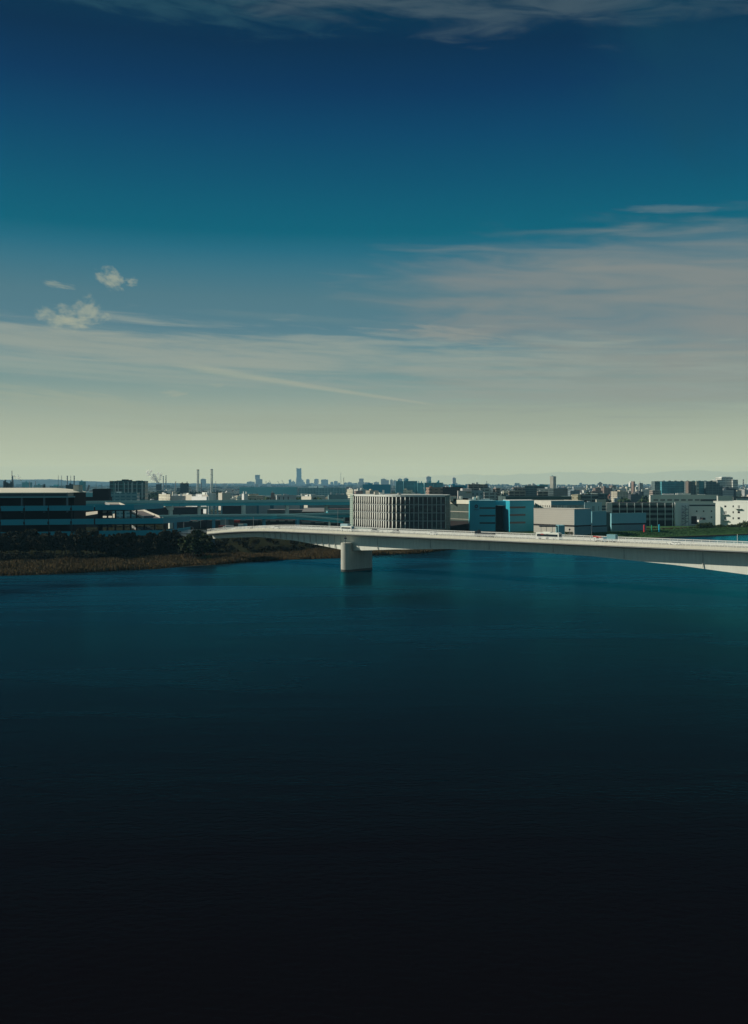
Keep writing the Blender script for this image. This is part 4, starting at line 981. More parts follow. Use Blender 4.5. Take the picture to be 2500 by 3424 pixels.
# process towers at the far left
def process_tower(label, px, D, w, ytop, seed):
    t = Thing('process_tower', label, 'process tower', (X(px,D), D, GZ)); rg = random.Random(seed); m = mat('process_dark', (0.045,0.065,0.07), 0.8, 0.1, 0.1)
    zt = Z(ytop, D); x = X(px,D)
    t.part('frame', MB().box(x-w/2, x+w/2, D, D+w, GZ-1, zt-(zt-GZ)*0.10), m)
    pp = MB()
    for i in range(5): pp.cyl(x+rg.uniform(-w*.55,w*.55), D+rg.uniform(-1,w), rg.uniform(.5,1.4), zt-(zt-GZ)*0.5, zt-(zt-GZ)*rg.uniform(-0.02,0.12), 8)
    t.part('pipework', pp, m)
    for f in (0.55,0.7,0.85): t.part('platform', MB().box(x-w*0.7, x+w*0.7, D-1.5, D+w+1, GZ+(zt-GZ)*f, GZ+(zt-GZ)*f+0.8), m)
process_tower('dark clustered process tower at the far left skyline, left of two', 17, 1900, 5.5, 1605, 1)
process_tower('dark clustered process tower at the far left skyline, right of two', 31, 1900, 7, 1609, 2)
process_tower('dark scaffolded process tower left of the twin flue chimneys', 614, 2600, 19, 1610, 3)
process_tower('small dark process tower on the skyline above the beige vaulted roof', 146, 2300, 4, 1618, 4)
process_tower('dark plant under the drifting steam plume', 529, 3200, 14, 1615, 5)

# warehouses of the middle
block('long_warehouse', 'long teal blank warehouse in the middle distance left of the landmark tower', 'warehouse', 800, None, 991, 1630, 2100, 0, mat('warehouse_teal', (0.16,0.46,0.50), 0.7, 0.08, 0.02), front_depth=40, par=0.6)
block('long_warehouse', 'long glazed teal office shed right under the landmark tower', 'warehouse', 998, None, 1154, 1632, 2000, 0, M_tealg, front_depth=70, par=0.6, boxes=2)
block('warehouse', 'deep blue long roofed shed in the distance left of the apartment slabs', 'warehouse', 1212, None, 1306, 1620.5, 2600, 0, M_bluef, front_depth=90, boxes=1, boxm=M_bluef)
for i, (a, b, y, D, lab) in enumerate(((1323,1348,1609.5,2400,'teal apartment slab, leftmost of the row behind the oval office'),(1349,1395,1609,2420,'widest teal apartment slab behind the oval office'),(1396,1416,1615,2400,'teal apartment slab left of the hazy square tower'),(1419,1449,1614.5,2380,'teal apartment slab under the hazy square tower'),(1450,1481,1614.5,2390,'teal apartment slab, rightmost of the row, above the brown brick flats'))):
    block('apartment_slab', lab, 'apartment block', a, None, b, y, D, 0, M_aptb, front_depth=20, boxes=2, seed=i+30, boxm=M_teal)
block('brick_building', 'reddish brown brick flats standing behind the right part of the oval office', 'apartment block', 1424, 1434.5, 1480, 1631.5, 1150, 18, M_brick, boxes=1, boxm=BROWN)
block('dark_offices', 'dark long office block between brown brick flats and white factory', 'office', 1480, None, 1548, 1630, 1180, 0, cw('dark_office', (0.07,0.06,0.06), (0.03,0.03,0.04), 3, 3.4, 0.7, 0.5), front_depth=30, boxes=2)
block('warehouse', 'bright blue roofed hall above the dark office block', 'warehouse', 1505, None, 1560, 1624, 1500, 0, M_bluef, front_depth=40, boxes=1, boxm=M_bluef)
wf = block('white_factory', 'pale pink grey factory with tiny coloured rooftop lettering behind the cream roof', 'factory', 1529, 1531, 1578, 1642, 960, 4, mat('pinkish_white', (0.50,0.47,0.45), 0.8, 0.03, 0.1), boxes=0, par=0.3)
c, a, d, b = wf.face
wf.part('upper_wall', wf.loc_(MB().box(X(1543,970), X(1574,970), 962, 985, Z(1643,960), Z(1633.5,960))), mat('pinkish_white', (0.50,0.47,0.45)))
lt = MB(); rg = random.Random(9)
for i, px in enumerate((1557,1561,1565,1569,1573)): lt.box(X(px,960), X(px+2.6,960), 959.6, 959.9, Z(1647.5,960), Z(1644.5,960), 0 if i % 2 else 1)
lo = wf.part('sign_lettering', wf.loc_(lt), [mat('sign_red', (0.5,0.08,0.06)), mat('sign_green', (0.04,0.28,0.16))])
block('white_factory', 'blue grey windowed wing joined to the pale pink factory', 'factory', 1578, None, 1613, 1642, 965, 0, cw('wing_blue', (0.30,0.38,0.42), (0.12,0.17,0.2), 4, 5, 0.5, 0.4), front_depth=25)
block('apartment_block', 'grey brown flats with long balconies behind the pale pink factory', 'apartment block', 1563, 1566, 1630, 1621, 1250, 6, M_apt, boxes=2)
block('apartment_block', 'framed grey flats right below the long balcony flats', 'apartment block', 1603, 1605, 1640, 1633, 1150, 6, M_aptg, boxes=0)
block('apartment_block', 'low grey flats with open galleries right of the pale pink factory', 'apartment block', 1617, 1619, 1662, 1648.5, 1020, 6, M_aptg, boxes=0)
block('apartment_block', 'dark brown flats with beige end right of the aerial mast', 'apartment block', 1648, 1658, 1672, 1633, 1250, 30, M_apt, boxes=1)
block('apartment_block', 'stepped beige flats left of the dark terrace flats', 'apartment block', 1712, 1716, 1756, 1631, 1350, 8, M_apt, boxes=2)
block('apartment_block', 'dark terraced flats in the middle of the right city', 'apartment block', 1750, 1754, 1820, 1625, 1450, 8, M_aptd, boxes=3)
block('apartment_block', 'dark flats with beige stepped end left of the small beige tower block', 'apartment block', 1795, 1850, 1898, 1635, 1300, 55, M_aptd, boxes=1)
block('apartment_block', 'blue roofed dark flats in front of the lone tall tower', 'apartment block', 1803, None, 1831, 1621, 2000, 0, M_aptb, front_depth=25)
block('apartment_block', 'low brown flats with beige terraces above the blue office', 'apartment block', 1700, 1702, 1757, 1643, 1150, 6, M_apt, boxes=1)
block('apartment_block', 'brown low flats above the teal curved hall roof', 'apartment block', 1795, 1798, 1832, 1645, 1150, 6, M_apt, boxes=1)
block('parking_deck', 'long flat dark green parking deck full of tiny cars above the hall roof', 'parking garage', 1690, None, 1915, 1662, 1000, 0, mat('deck_green', (0.06,0.10,0.10), 0.7, 0.1, 0.1), front_depth=60, boxes=0)
t = block('lone_tower', 'lone tall tower with sunlit side rising above the right city skyline', 'tower', 1838, 1849.5, 1859, 1593.5, 3300, 42, cw('tower_beige', (0.40,0.38,0.31), (0.22,0.22,0.2), 5, 3.4, 0.5, 0.5), boxes=2, boxm=M_teal, par=1)
block('beige_block', 'small yellow beige block with sunlit windowed end above the hall roof', 'building', 1911, 1931.5, 1946, 1656, 900, 55, cw('beige_holes', (0.55,0.50,0.36), (0.25,0.2,0.12), 4, 4.5, 0.3, 0.3), boxes=0)
block('frame_building', 'dark building with white gridded frame right of the small beige block', 'building', 1944, None, 2000, 1654.5, 905, 0, cw('frame_white', (0.34,0.38,0.38), (0.035,0.05,0.055), 9.2, 3.2, 0.93, 0.75), boxes=2, boxm=GREY, front_depth=30)
block('dark_block', 'dark grey block joined right of the white gridded frame building', 'building', 1998, None, 2032, 1652, 930, 0, M_aptd, boxes=0, front_depth=30)
block('apartment_block', 'brown and dark mid-rise flats in the right city', 'apartment block', 2036, 2047, 2060, 1624, 2400, 40, M_apt, boxes=1)
block('apartment_block', 'reddish mid-rise flats in the right city left of the dark complex', 'apartment block', 2110, 2118, 2123, 1610.5, 2600, 40, cw('flats_red', (0.33,0.22,0.18), (0.15,0.1,0.09), 5, 3.2, 0.4, 0.5), boxes=1)
block('apartment_block', 'pale white mid-rise flats just left of the dark complex', 'apartment block', 2135, 2138, 2149, 1616, 2500, 10, M_aptg, boxes=1)

# the big dark apartment complex at the right: one building, several wings
cx_ = Thing('apartment_complex', 'huge dark teal apartment complex with stepped wings on the right skyline', 'apartment block', (X(2300,1750), 1750, GZ))
for a, b, y, D, m_ in ((2182,2216,1640,1745,M_apt),(2189,2216,1609,1750,M_aptd),(2212,2233,1610,1740,M_aptb),(2231,2302,1609,1765,M_aptb),(2300,2328,1609,1740,M_aptd),(2326,2362,1608,1755,M_aptb),(2360,2396,1609,1745,M_aptd),(2394,2406,1615,1755,M_aptd),(2404,2416,1626,1765,M_aptd)):
    cx_.part('wing', MB().box(X(a,D), X(b,D), D, D+22, GZ-1, Z(y,D)), m_)
cx_.part('stair_tower', MB().box(X(2326,1738), X(2335,1738), 1736, 1752, GZ-1, Z(1609.5,1738)), cw('stair_cream', (0.45,0.45,0.36), (0.12,0.12,0.1), 4, 6.2, 0.5, 0.5))
cx_.part('stair_tower', MB().box(X(2300,1738), X(2308,1738), 1736, 1752, GZ-1, Z(1609,1738)), mat('stair_brown', (0.16,0.13,0.11)))
for i in range(9): cx_.part('roof_hut', MB().box(X(2222+i*20,1760), X(2227+i*20,1760), 1768, 1774, Z(1609.5,1760), Z(1607,1760)), mat('dark_unit', (0.05,0.07,0.075)))
oc = Thing('stepped_office', 'pale banded office with a stepped roof behind the dark complex', 'office', (X(2433,2300), 2300, GZ))
for a, b, y, D in ((2398,2414,1604,2300),(2412,2450,1596,2310),(2450,2467,1604,2300)):
    oc.part('wing', MB().box(X(a,D), X(b,D), D, D+40, GZ-1, Z(y,D)), M_offw)
oc.part('roof_plant', MB().box(X(2416,2310), X(2446,2310), 2315, 2335, Z(1596.5,2310), Z(1594,2310)), GREY)
cn_ = Thing('church_spire', 'tiny sunlit conical roof in the right city', 'roof', (X(2441,1900), 1900, GZ))
cn_.part('wall', MB().cyl(X(2441,1900), 1905, 4, GZ-1, Z(1652,1900), 10), BEIGE); cn_.part('roof', MB().cyl(X(2441,1900), 1905, 5, Z(1652,1900), Z(1636,1900), 10, 0.05), mat('cone_pink', (0.5,0.4,0.34)))
tp = Thing('pagoda', 'small dark pointed temple roof on the far right horizon', 'temple', (X(2007,3800), 3800, GZ))
tp.part('wall', MB().box(X(2002,3800), X(2012,3800), 3800, 3812, GZ-1, Z(1618,3800)), GREY)
i = MB(); i.prism([(X(1998,3800),3794),(X(2016,3800),3794),(X(2016,3800),3816),(X(1998,3800),3816)], Z(1618.5,3800), Z(1611.5,3800), 0, 0.12); tp.part('roof', i, mat('temple_roof', (0.06,0.09,0.10)))

# skyscraper skyline far behind
def tower(label, px0, px1, y, D, m_=None, cat='tower', top=None, dep=None):
    t = Thing('skyscraper', label, cat, (X(px0,D), D, GZ), None); m_ = m_ or M_sky
    x0, x1 = X(px0,D), X(px1,D); dp = dep or (x1-x0)*0.8
    t.o.rotation_euler = (0,0,0)
    w = MB().box(x0, x1, D, D+dp, GZ-1, Z(y,D)); t.part('wall', w, m_)
    if top:
        for a, b, yt in top: t.part('upper_stage', MB().box(X(a,D), X(b,D), D+dp*0.15, D+dp*0.85, Z(y,D)-0.5, Z(yt,D)), m_)
    else: t.part('roof_hut', MB().box(x0+(x1-x0)*0.25, x0+(x1-x0)*0.7, D+dp*.2, D+dp*.8, Z(y,D)-0.5, Z(y,D)+6), m_)
    return t
lm = Thing('landmark_tower', 'tallest far tower on the skyline, blue grey with notched top', 'skyscraper', (X(998,15000), 15000, GZ))
Dl = 14900
lm.part('lower_shaft', MB().prism([(X(989.5,Dl),Dl),(X(1007.5,Dl),Dl),(X(1007.5,Dl),Dl+75),(X(989.5,Dl),Dl+75)], GZ-1, Z(1600,Dl)), M_sky)
lm.part('upper_shaft', MB().prism([(X(990.8,Dl),Dl+3),(X(1006.2,Dl),Dl+3),(X(1006.2,Dl),Dl+70),(X(990.8,Dl),Dl+70)], Z(1600,Dl), Z(1566.5,Dl)), M_sky)
for a, b in ((990.8,994.5),(1002.5,1006.2)): lm.part('crown', MB().box(X(a,Dl), X(b,Dl), Dl+6, Dl+66, Z(1566.5,Dl), Z(1565.3,Dl)), M_sky)
tower('far twin stepped tower left of the raised cranes, its left stage taller', 854, 875, 1602, 11000, top=((852,867,1588),), dep=60)
tower('hazy pinkish low tower left of the stepped tower', 825, 850, 1611, 11000, M_skyp, dep=50)
tower('curved hazy blue tower between the twin flue chimneys', 670, 686, 1602, 10500, dep=50)
tower('hazy low block right of the twin flue chimneys', 740, 758, 1618, 9000, dep=50)
tower('hazy small block left of the long teal warehouse', 770, 782, 1622, 9000, dep=50)
tower('tiny pale block next to the leftmost raised crane', 891, 904, 1615, 10000, M_skyp, dep=40)
tower('slim hazy tower just left of the landmark tower', 965, 973, 1604, 14500, dep=50)
tower('pale pointed hazy building at the foot of the landmark tower', 974, 986, 1611, 14000, M_skyp, dep=60, top=((977,982,1608),))
tower('pale block directly under the landmark tower', 989, 1006, 1614, 13500, M_skyp, dep=50)
tower('hazy tower right of the landmark tower', 1003, 1014, 1605, 14500, M_skyp, dep=50)
tower('broad low hazy tower right of the landmark tower', 1008, 1019, 1613, 14000, M_skyp, dep=50)
tower('rounded hazy tower, first of the cluster right of the landmark tower', 1023, 1034, 1603, 14500, dep=50)
tower('long low hazy block between two towers right of the landmark', 1034, 1050, 1616, 14300, M_skyp, dep=50)
tower('square topped hazy tower in the cluster right of the landmark tower', 1050, 1064, 1602, 14500, dep=60)
tower('widest hazy slab tower right of the landmark tower', 1073, 1096, 1604, 14400, dep=60)
for i, (a, b, y) in enumerate(((1104,1114,1612),(1116,1128,1609),(1129,1137,1615),(1150,1160,1614),(1161,1176,1613),(1176,1190,1616))):
    tower('%s in the hazy row left of and beside the radio mast' % ('low grey block','flat topped block','tiny low block','pale slim block','wide pale block','faint last block')[i], a, b, y, 13500, M_skyp if i % 2 else M_sky, dep=50)
tower('hazy blue tower with shoulders above the oval office roof', 1196, 1217, 1612, 9500, dep=50, top=((1200,1215,1600),))
tower('faint wide low tower left of the pair behind the blue long shed', 1249, 1267, 1612.5, 9500, M_skyp, dep=50)
tower('hazy broad tower behind the blue long shed', 1273, 1292, 1602, 9000, dep=50)
tower('hazy narrow tower beside the broad one behind the blue shed', 1292, 1300, 1606, 9100, dep=40)
tower('hazy tower left of the teal apartment slabs', 1304, 1313, 1605, 9000, dep=40)
tower('pale hazy tower just left of the teal apartment slabs', 1314, 1326, 1607, 8800, M_skyp, dep=40)
tower('hazy tower rising behind the widest teal slab, left', 1330, 1345, 1601.5, 8800, dep=40)
tower('hazy tower rising behind the widest teal slab, right', 1349, 1365, 1600, 8800, dep=40)
tower('hazy square tower above the right teal slabs', 1425, 1441, 1594, 8000, dep=50)
tower('hazy slim tower with a low annex right of the teal slabs', 1512.5, 1524, 1598, 7500, dep=50)
tower('low hazy annex at the foot of the slim tower', 1524, 1530, 1617, 7500, dep=40)
tower('far pale tower at the right edge of the city skyline', 2106, 2120, 1613, 5200, M_skyp, dep=30)

# buildings close behind the expressways (left centre)
lowb = [(596,641,645,1655,1300,BEIGE,'beige sunlit warehouse with shadowed left yard above the upper expressway'),
 (530,568,572,1654,1250,cw('sun_frame', (0.62,0.58,0.46), (0.2,0.16,0.13), 6, 4, 0.4, 0.35),'sunlit cream framed block above the upper expressway left of the crane arm'),
 (572,None,608,1659,1260,GREY,'grey flat block right of the cream framed block'),
 (640,690,698,1662,1200,LGREY,'grey low block with beige end near the centre left'),
 (659,694,700,1655,1280,BEIGEP,'beige panel block stepping up behind the grey low block'),
 (684,None,713,1650,1400,LGREY,'pale grey square block behind the white silo'),
 (730,742,770,1649,1350,BEIGE,'beige block with pitched shoulder at the centre left'),
 (808,815,828,1652,1300,LGREY,'sunlit white stair block with sloped conveyor'),
 (922,925,990,1657,1200,mat('pale_slit', (0.42,0.44,0.44), 0.8),'pale block with three dark slits below the long teal warehouse'),
 (905,None,912,1649,1500,BROWN,'narrow brown tower block below the long teal warehouse'),
 (1007,1040,1045,1661,1250,BEIGE,'low cream hall with rounded roof left of the far office shed'),
 (1096,1098,1160,1655,1300,mat('dull_teal_wall', (0.25,0.36,0.37), 0.8),'dull teal low block left of the oval office'),
 (1184,1190,1212,1642,2000,cw('brownish', (0.3,0.2,0.18), (0.1,0.08,0.08), 6, 4, 0.5, 0.4),'reddish low block above the oval office left end'),
 (1160,1179,1183,1636,2200,cw('creamlayers', (0.66,0.62,0.48), (0.3,0.28,0.2), 30, 4, 0.95, 0.35),'cream layered low block left of the reddish one'),
 (575,577,590,1645,1400,BEIGE,'small beige stair tower behind the grey flat block'),
 (800,None,870,1676,1000,mat('shed_long', (0.22,0.26,0.27), 0.8),'long grey parapet shed just above the upper expressway')]
for i, (a, pc, b, y, D, m_, lab) in enumerate(lowb):
    t = block('industrial_building', lab, 'industrial building', a, pc, b, y, D, 30 if pc else 0, m_, seed=50+i, boxes=0 if i == 15 else 2, front_depth=25, par=0.4)
    if 'three dark slits' in lab:
        c, a_, d_, b_ = t.face
        for f in (0.10, 0.33, 0.56): t.part('window_slit', t.loc_(on_face(MB(), c, a_, f, f+0.04, Z(1672,D), Z(1661,D), 0.1, 0.1)), BLACK)
cy = Thing('silo', 'slim white cylindrical silo above the upper expressway', 'silo', (X(698,1150), 1150, GZ)); cy.part('shell', MB().cyl(X(698,1150), 1150, 0.5+0.0, GZ-1, Z(1657,1150), 12), WHITE)
# under and between the two expressway levels
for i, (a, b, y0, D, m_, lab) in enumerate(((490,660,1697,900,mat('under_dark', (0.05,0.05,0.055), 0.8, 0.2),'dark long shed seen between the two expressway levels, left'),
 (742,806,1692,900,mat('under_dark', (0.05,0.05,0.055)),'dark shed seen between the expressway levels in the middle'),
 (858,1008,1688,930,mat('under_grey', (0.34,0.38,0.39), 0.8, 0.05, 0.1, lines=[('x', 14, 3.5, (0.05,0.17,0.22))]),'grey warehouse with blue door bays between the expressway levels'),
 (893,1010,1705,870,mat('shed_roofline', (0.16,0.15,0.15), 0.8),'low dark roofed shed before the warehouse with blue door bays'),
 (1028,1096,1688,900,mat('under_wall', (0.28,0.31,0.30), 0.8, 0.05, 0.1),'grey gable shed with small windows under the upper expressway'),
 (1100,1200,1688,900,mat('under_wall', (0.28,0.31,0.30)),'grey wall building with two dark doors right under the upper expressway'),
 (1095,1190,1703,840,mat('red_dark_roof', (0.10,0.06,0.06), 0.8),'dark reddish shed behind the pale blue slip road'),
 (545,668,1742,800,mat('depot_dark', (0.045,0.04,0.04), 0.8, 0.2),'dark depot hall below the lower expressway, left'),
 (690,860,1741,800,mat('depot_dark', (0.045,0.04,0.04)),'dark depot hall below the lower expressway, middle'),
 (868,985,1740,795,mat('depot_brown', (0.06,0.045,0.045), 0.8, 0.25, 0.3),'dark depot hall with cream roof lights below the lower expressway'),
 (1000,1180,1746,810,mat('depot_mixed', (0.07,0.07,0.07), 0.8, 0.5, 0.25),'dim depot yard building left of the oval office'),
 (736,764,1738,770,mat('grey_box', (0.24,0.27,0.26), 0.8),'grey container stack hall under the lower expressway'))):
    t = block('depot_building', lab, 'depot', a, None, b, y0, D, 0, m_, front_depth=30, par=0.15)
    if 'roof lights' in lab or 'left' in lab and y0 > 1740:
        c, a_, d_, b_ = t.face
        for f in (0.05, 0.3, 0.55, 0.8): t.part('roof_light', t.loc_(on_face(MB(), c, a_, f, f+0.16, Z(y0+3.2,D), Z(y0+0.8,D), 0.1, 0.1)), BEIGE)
t = block('depot_building', 'grey sloped roof shed left of the brown roofed one under the expressway', 'depot', 1010, None, 1085, 1711, 850, 0, DARKB, front_depth=2, par=0)
sr = MB(); z0, z1 = Z(1712,850), Z(1698,880)
sr.v += [(X(1008,850),849.8,z0),(X(1086,850),849.8,z0),(X(1084,880),880,z1),(X(1016,880),880,z1),(X(1008,850),849.8,z0-.4),(X(1086,850),849.8,z0-.4),(X(1084,880),880,z1-.4),(X(1016,880),880,z1-.4)]
for f in ((0,1,2,3),(7,6,5,4),(0,4,5,1),(1,5,6,2),(2,6,7,3),(3,7,4,0)): sr.f.append(f); sr.mi.append(0)
t.part('sloped_roof', t.loc_(sr), mat('grey_slate', (0.17,0.17,0.165), 0.85))

# ---------------------------------------------------------------- the city: small blocks one by one
def city():
    rg = random.Random(21)
    cols = {'white': (0.66,0.66,0.60), 'pale grey': (0.46,0.47,0.46), 'beige': (0.52,0.47,0.37), 'brown': (0.26,0.19,0.16), 'blue grey': (0.22,0.29,0.32), 'dark': (0.08,0.09,0.10), 'cream': (0.60,0.57,0.44), 'reddish': (0.34,0.16,0.12)}
    names = list(cols); wts = [26, 22, 14, 9, 14, 9, 8, 3]
    mm = {}
    for n, cc in cols.items():
        mm[n] = [win_mat('city_%s_%d' % (n.replace(' ', '_'), q), cc, tuple(v*0.45 for v in cc), (4.5, 7, 30)[q], 3.2, (0.5,0.7,0.95)[q], 0.45) for q in range(3)]
    zones = [((1640,2190),(1750,5200),150,'in the dense city right of the aerial mast'), ((2404,2560),(1500,4500),26,'near the stepped office at the far right'),
             ((1190,1560),(1500,3600),44,'between the oval office roof and the apartment slabs'), ((560,1180),(1450,3600),60,'in the hazy industrial belt above the expressways'), ((225,560),(1700,4200),14,'behind the gridded factory at the left')]
    for (p0, p1), (d0, d1), n, where in zones:
        for _ in range(n):
            D = d0*(d1/d0)**rg.random(); px = rg.uniform(p0, p1); cn2 = rg.choices(names, wts)[0]
            w = rg.uniform(9, 26)*(1+0.25*(D/3000)); dp = rg.uniform(9, 20); h = rg.choice((7,9,10,12,14,18,22,26))*rg.uniform(0.8, 1.15)
            h = min(h, 34-GZ+ (rg.random() < 0.06)*14)
            if 'industrial' in where or 'gridded' in where: h = min(20, h*0.62); w *= 1.9
            o = MB(); c = (X(px,D), D); r = rg.choice((0.2, 0.35, -0.15, 0.5)); u = (math.cos(r), math.sin(r))
            lab = '%s small flat-roofed block %s' % (cn2, where)
            t = Thing('city_building', lab, 'building', (c[0], c[1], GZ), lab+' group', r, local=True)
            m_ = rg.choice(mm[cn2])
            t.part('wall', MB().box(0, w, 0, dp, -1, h), m_)
            f = rg.uniform(0.1, 0.6); t.part('roof_hut', MB().box(w*f, w*f+w*0.25, dp*0.3, dp*0.7, h, h+rg.uniform(1.8, 3.5)), m_)
    # beyond those: a mass nobody could count
    mb = MB(); ms = [mm[n][0] for n in names]
    for _ in range(9000):
        D = 2600*(14000/2600)**(rg.random()**0.8); px = rg.uniform(-250, 2750); j = rg.choices(range(len(names)), wts)[0]
        w = rg.uniform(10, 34)*(D/3500)**0.6; h = rg.choice((6,8,9,11,14,17,20))*rg.uniform(0.8, 1.1)*(1.0 if px > 1150 else 0.75)*(1+max(0, D-6000)/7000)
        if rg.random() < 0.03: h *= 1.7
        x = X(px, D); mb.box(x, x+w, D, D+rg.uniform(10, 30), GZ-1, GZ+h, j)
    o = mb.build('distant_city', ms); tag(o, 'far-off mass of low city roofs fading toward the horizon', 'city', kind='stuff')
city()

# ---------------------------------------------------------------- trees, bushes, hedges
LEAF = [mat('leaf_dark', (0.012,0.014,0.008), 0.9, 0.3, 0.15, spec=0.15), mat('leaf_mid', (0.020,0.023,0.011), 0.9, 0.3, 0.15, spec=0.15), mat('leaf_olive', (0.036,0.034,0.016), 0.9, 0.3, 0.15, spec=0.15)]
LEAFG = [mat('leafg_dark', (0.025,0.045,0.020), 0.9, 0.3, 0.15, spec=0.15), mat('leafg_mid', (0.045,0.075,0.028), 0.9, 0.3, 0.15, spec=0.15), mat('leafg_light', (0.09,0.11,0.04), 0.9, 0.3, 0.15, spec=0.15)]
LEAFB = [mat('leafb_dark', (0.05,0.055,0.025), 0.9, 0.3, 0.15, spec=0.15), mat('leafb_mid', (0.09,0.08,0.045), 0.9, 0.3, 0.15, spec=0.15), mat('leafb_light', (0.14,0.11,0.07), 0.9, 0.3, 0.15, spec=0.15)]
LEAFM = [LEAF[1], mat('leafm', (0.030,0.042,0.018), 0.9, 0.3, 0.15, spec=0.15), LEAFG[1]]
BARK = mat('bark', (0.05,0.04,0.03), 0.95, 0.2, 0.5)
def leaves(mb, rg, blobs, n, size):
    for _ in range(n):
        bx_, by, bz, br_ = rg.choice(blobs)
        while True:
            v = Vector((rg.uniform(-1,1), rg.uniform(-1,1), rg.uniform(-1,1)))
            if 0.1 < v.length < 1: break
        v = v.normalized()*(rg.uniform(0.35, 1.0)**0.5)*br_
        c = Vector((bx_, by, bz))+Vector((v.x, v.y, v.z*0.8)); s = size*rg.uniform(0.5, 1.2)
        a = Vector((rg.gauss(0,1), rg.gauss(0,1), rg.gauss(0,1))).normalized(); b = a.cross(Vector((rg.gauss(0,1), rg.gauss(0,1), rg.gauss(0,1)))).normalized()
        mb.quad(tuple(c-a*s-b*s*0.6), tuple(c+a*s-b*s*0.5), tuple(c+a*s*0.8+b*s*0.6), tuple(c-a*s*0.7+b*s*0.5), rg.choice((0,0,1,1,2)))
def tree_proto(seed, hgt, wid, pal, label, n=900, conic=False, name='broadleaf_tree'):
    rg = random.Random(seed); t = Thing(name, label, 'tree', (0,0,0), None, 0, local=True)
    tk = MB(); tk.cyl(0, 0, hgt*0.03, -0.5, hgt*0.55, 8, 0.5)
    blobs = []
    for i in range(9 if not conic else 12):
        a = rg.uniform(0, 6.28); f = rg.uniform(0.3, 0.88)
        rr_ = wid*0.5*(0.55+0.25*rg.random())*((1.1-f) if conic else 1-abs(f-0.55)); d = rr_*rg.uniform(0.5, 1.1)
        b = (d*math.cos(a), d*math.sin(a), hgt*f, rr_*rg.uniform(0.55, 0.95)); blobs.append(b)
        tk.bar((0,0,hgt*(0.2+0.25*rg.random())), (b[0]*0.8, b[1]*0.8, b[2]), hgt*0.014)
    blobs.append((0, 0, hgt*0.9, wid*(0.12 if conic else 0.22)))
    t.part('trunk', tk, BARK); cr = MB(); leaves(cr, rg, blobs, n, 0.42*(hgt/9)**0.5); t.part('crown', cr, pal)
    return t
def bush_proto(seed, hgt, wid, pal, label, n=260):
    rg = random.Random(seed); t = Thing('bush', label, 'bush', (0,0,0), None, 0, local=True)
    st_ = MB()
    for i in range(4): a = rg.uniform(0, 6.28); st_.bar((0,0,-0.3), (math.cos(a)*wid*0.3, math.sin(a)*wid*0.3, hgt*0.7), 0.06)
    t.part('stems', st_, BARK)
    bl = [(rg.uniform(-wid*.35, wid*.35), rg.uniform(-wid*.35, wid*.35), hgt*rg.uniform(0.25, 0.7), wid*rg.uniform(0.18, 0.32)) for _ in range(7)]
    cr = MB(); leaves(cr, rg, bl, n, 0.3); t.part('foliage', cr, pal); return t
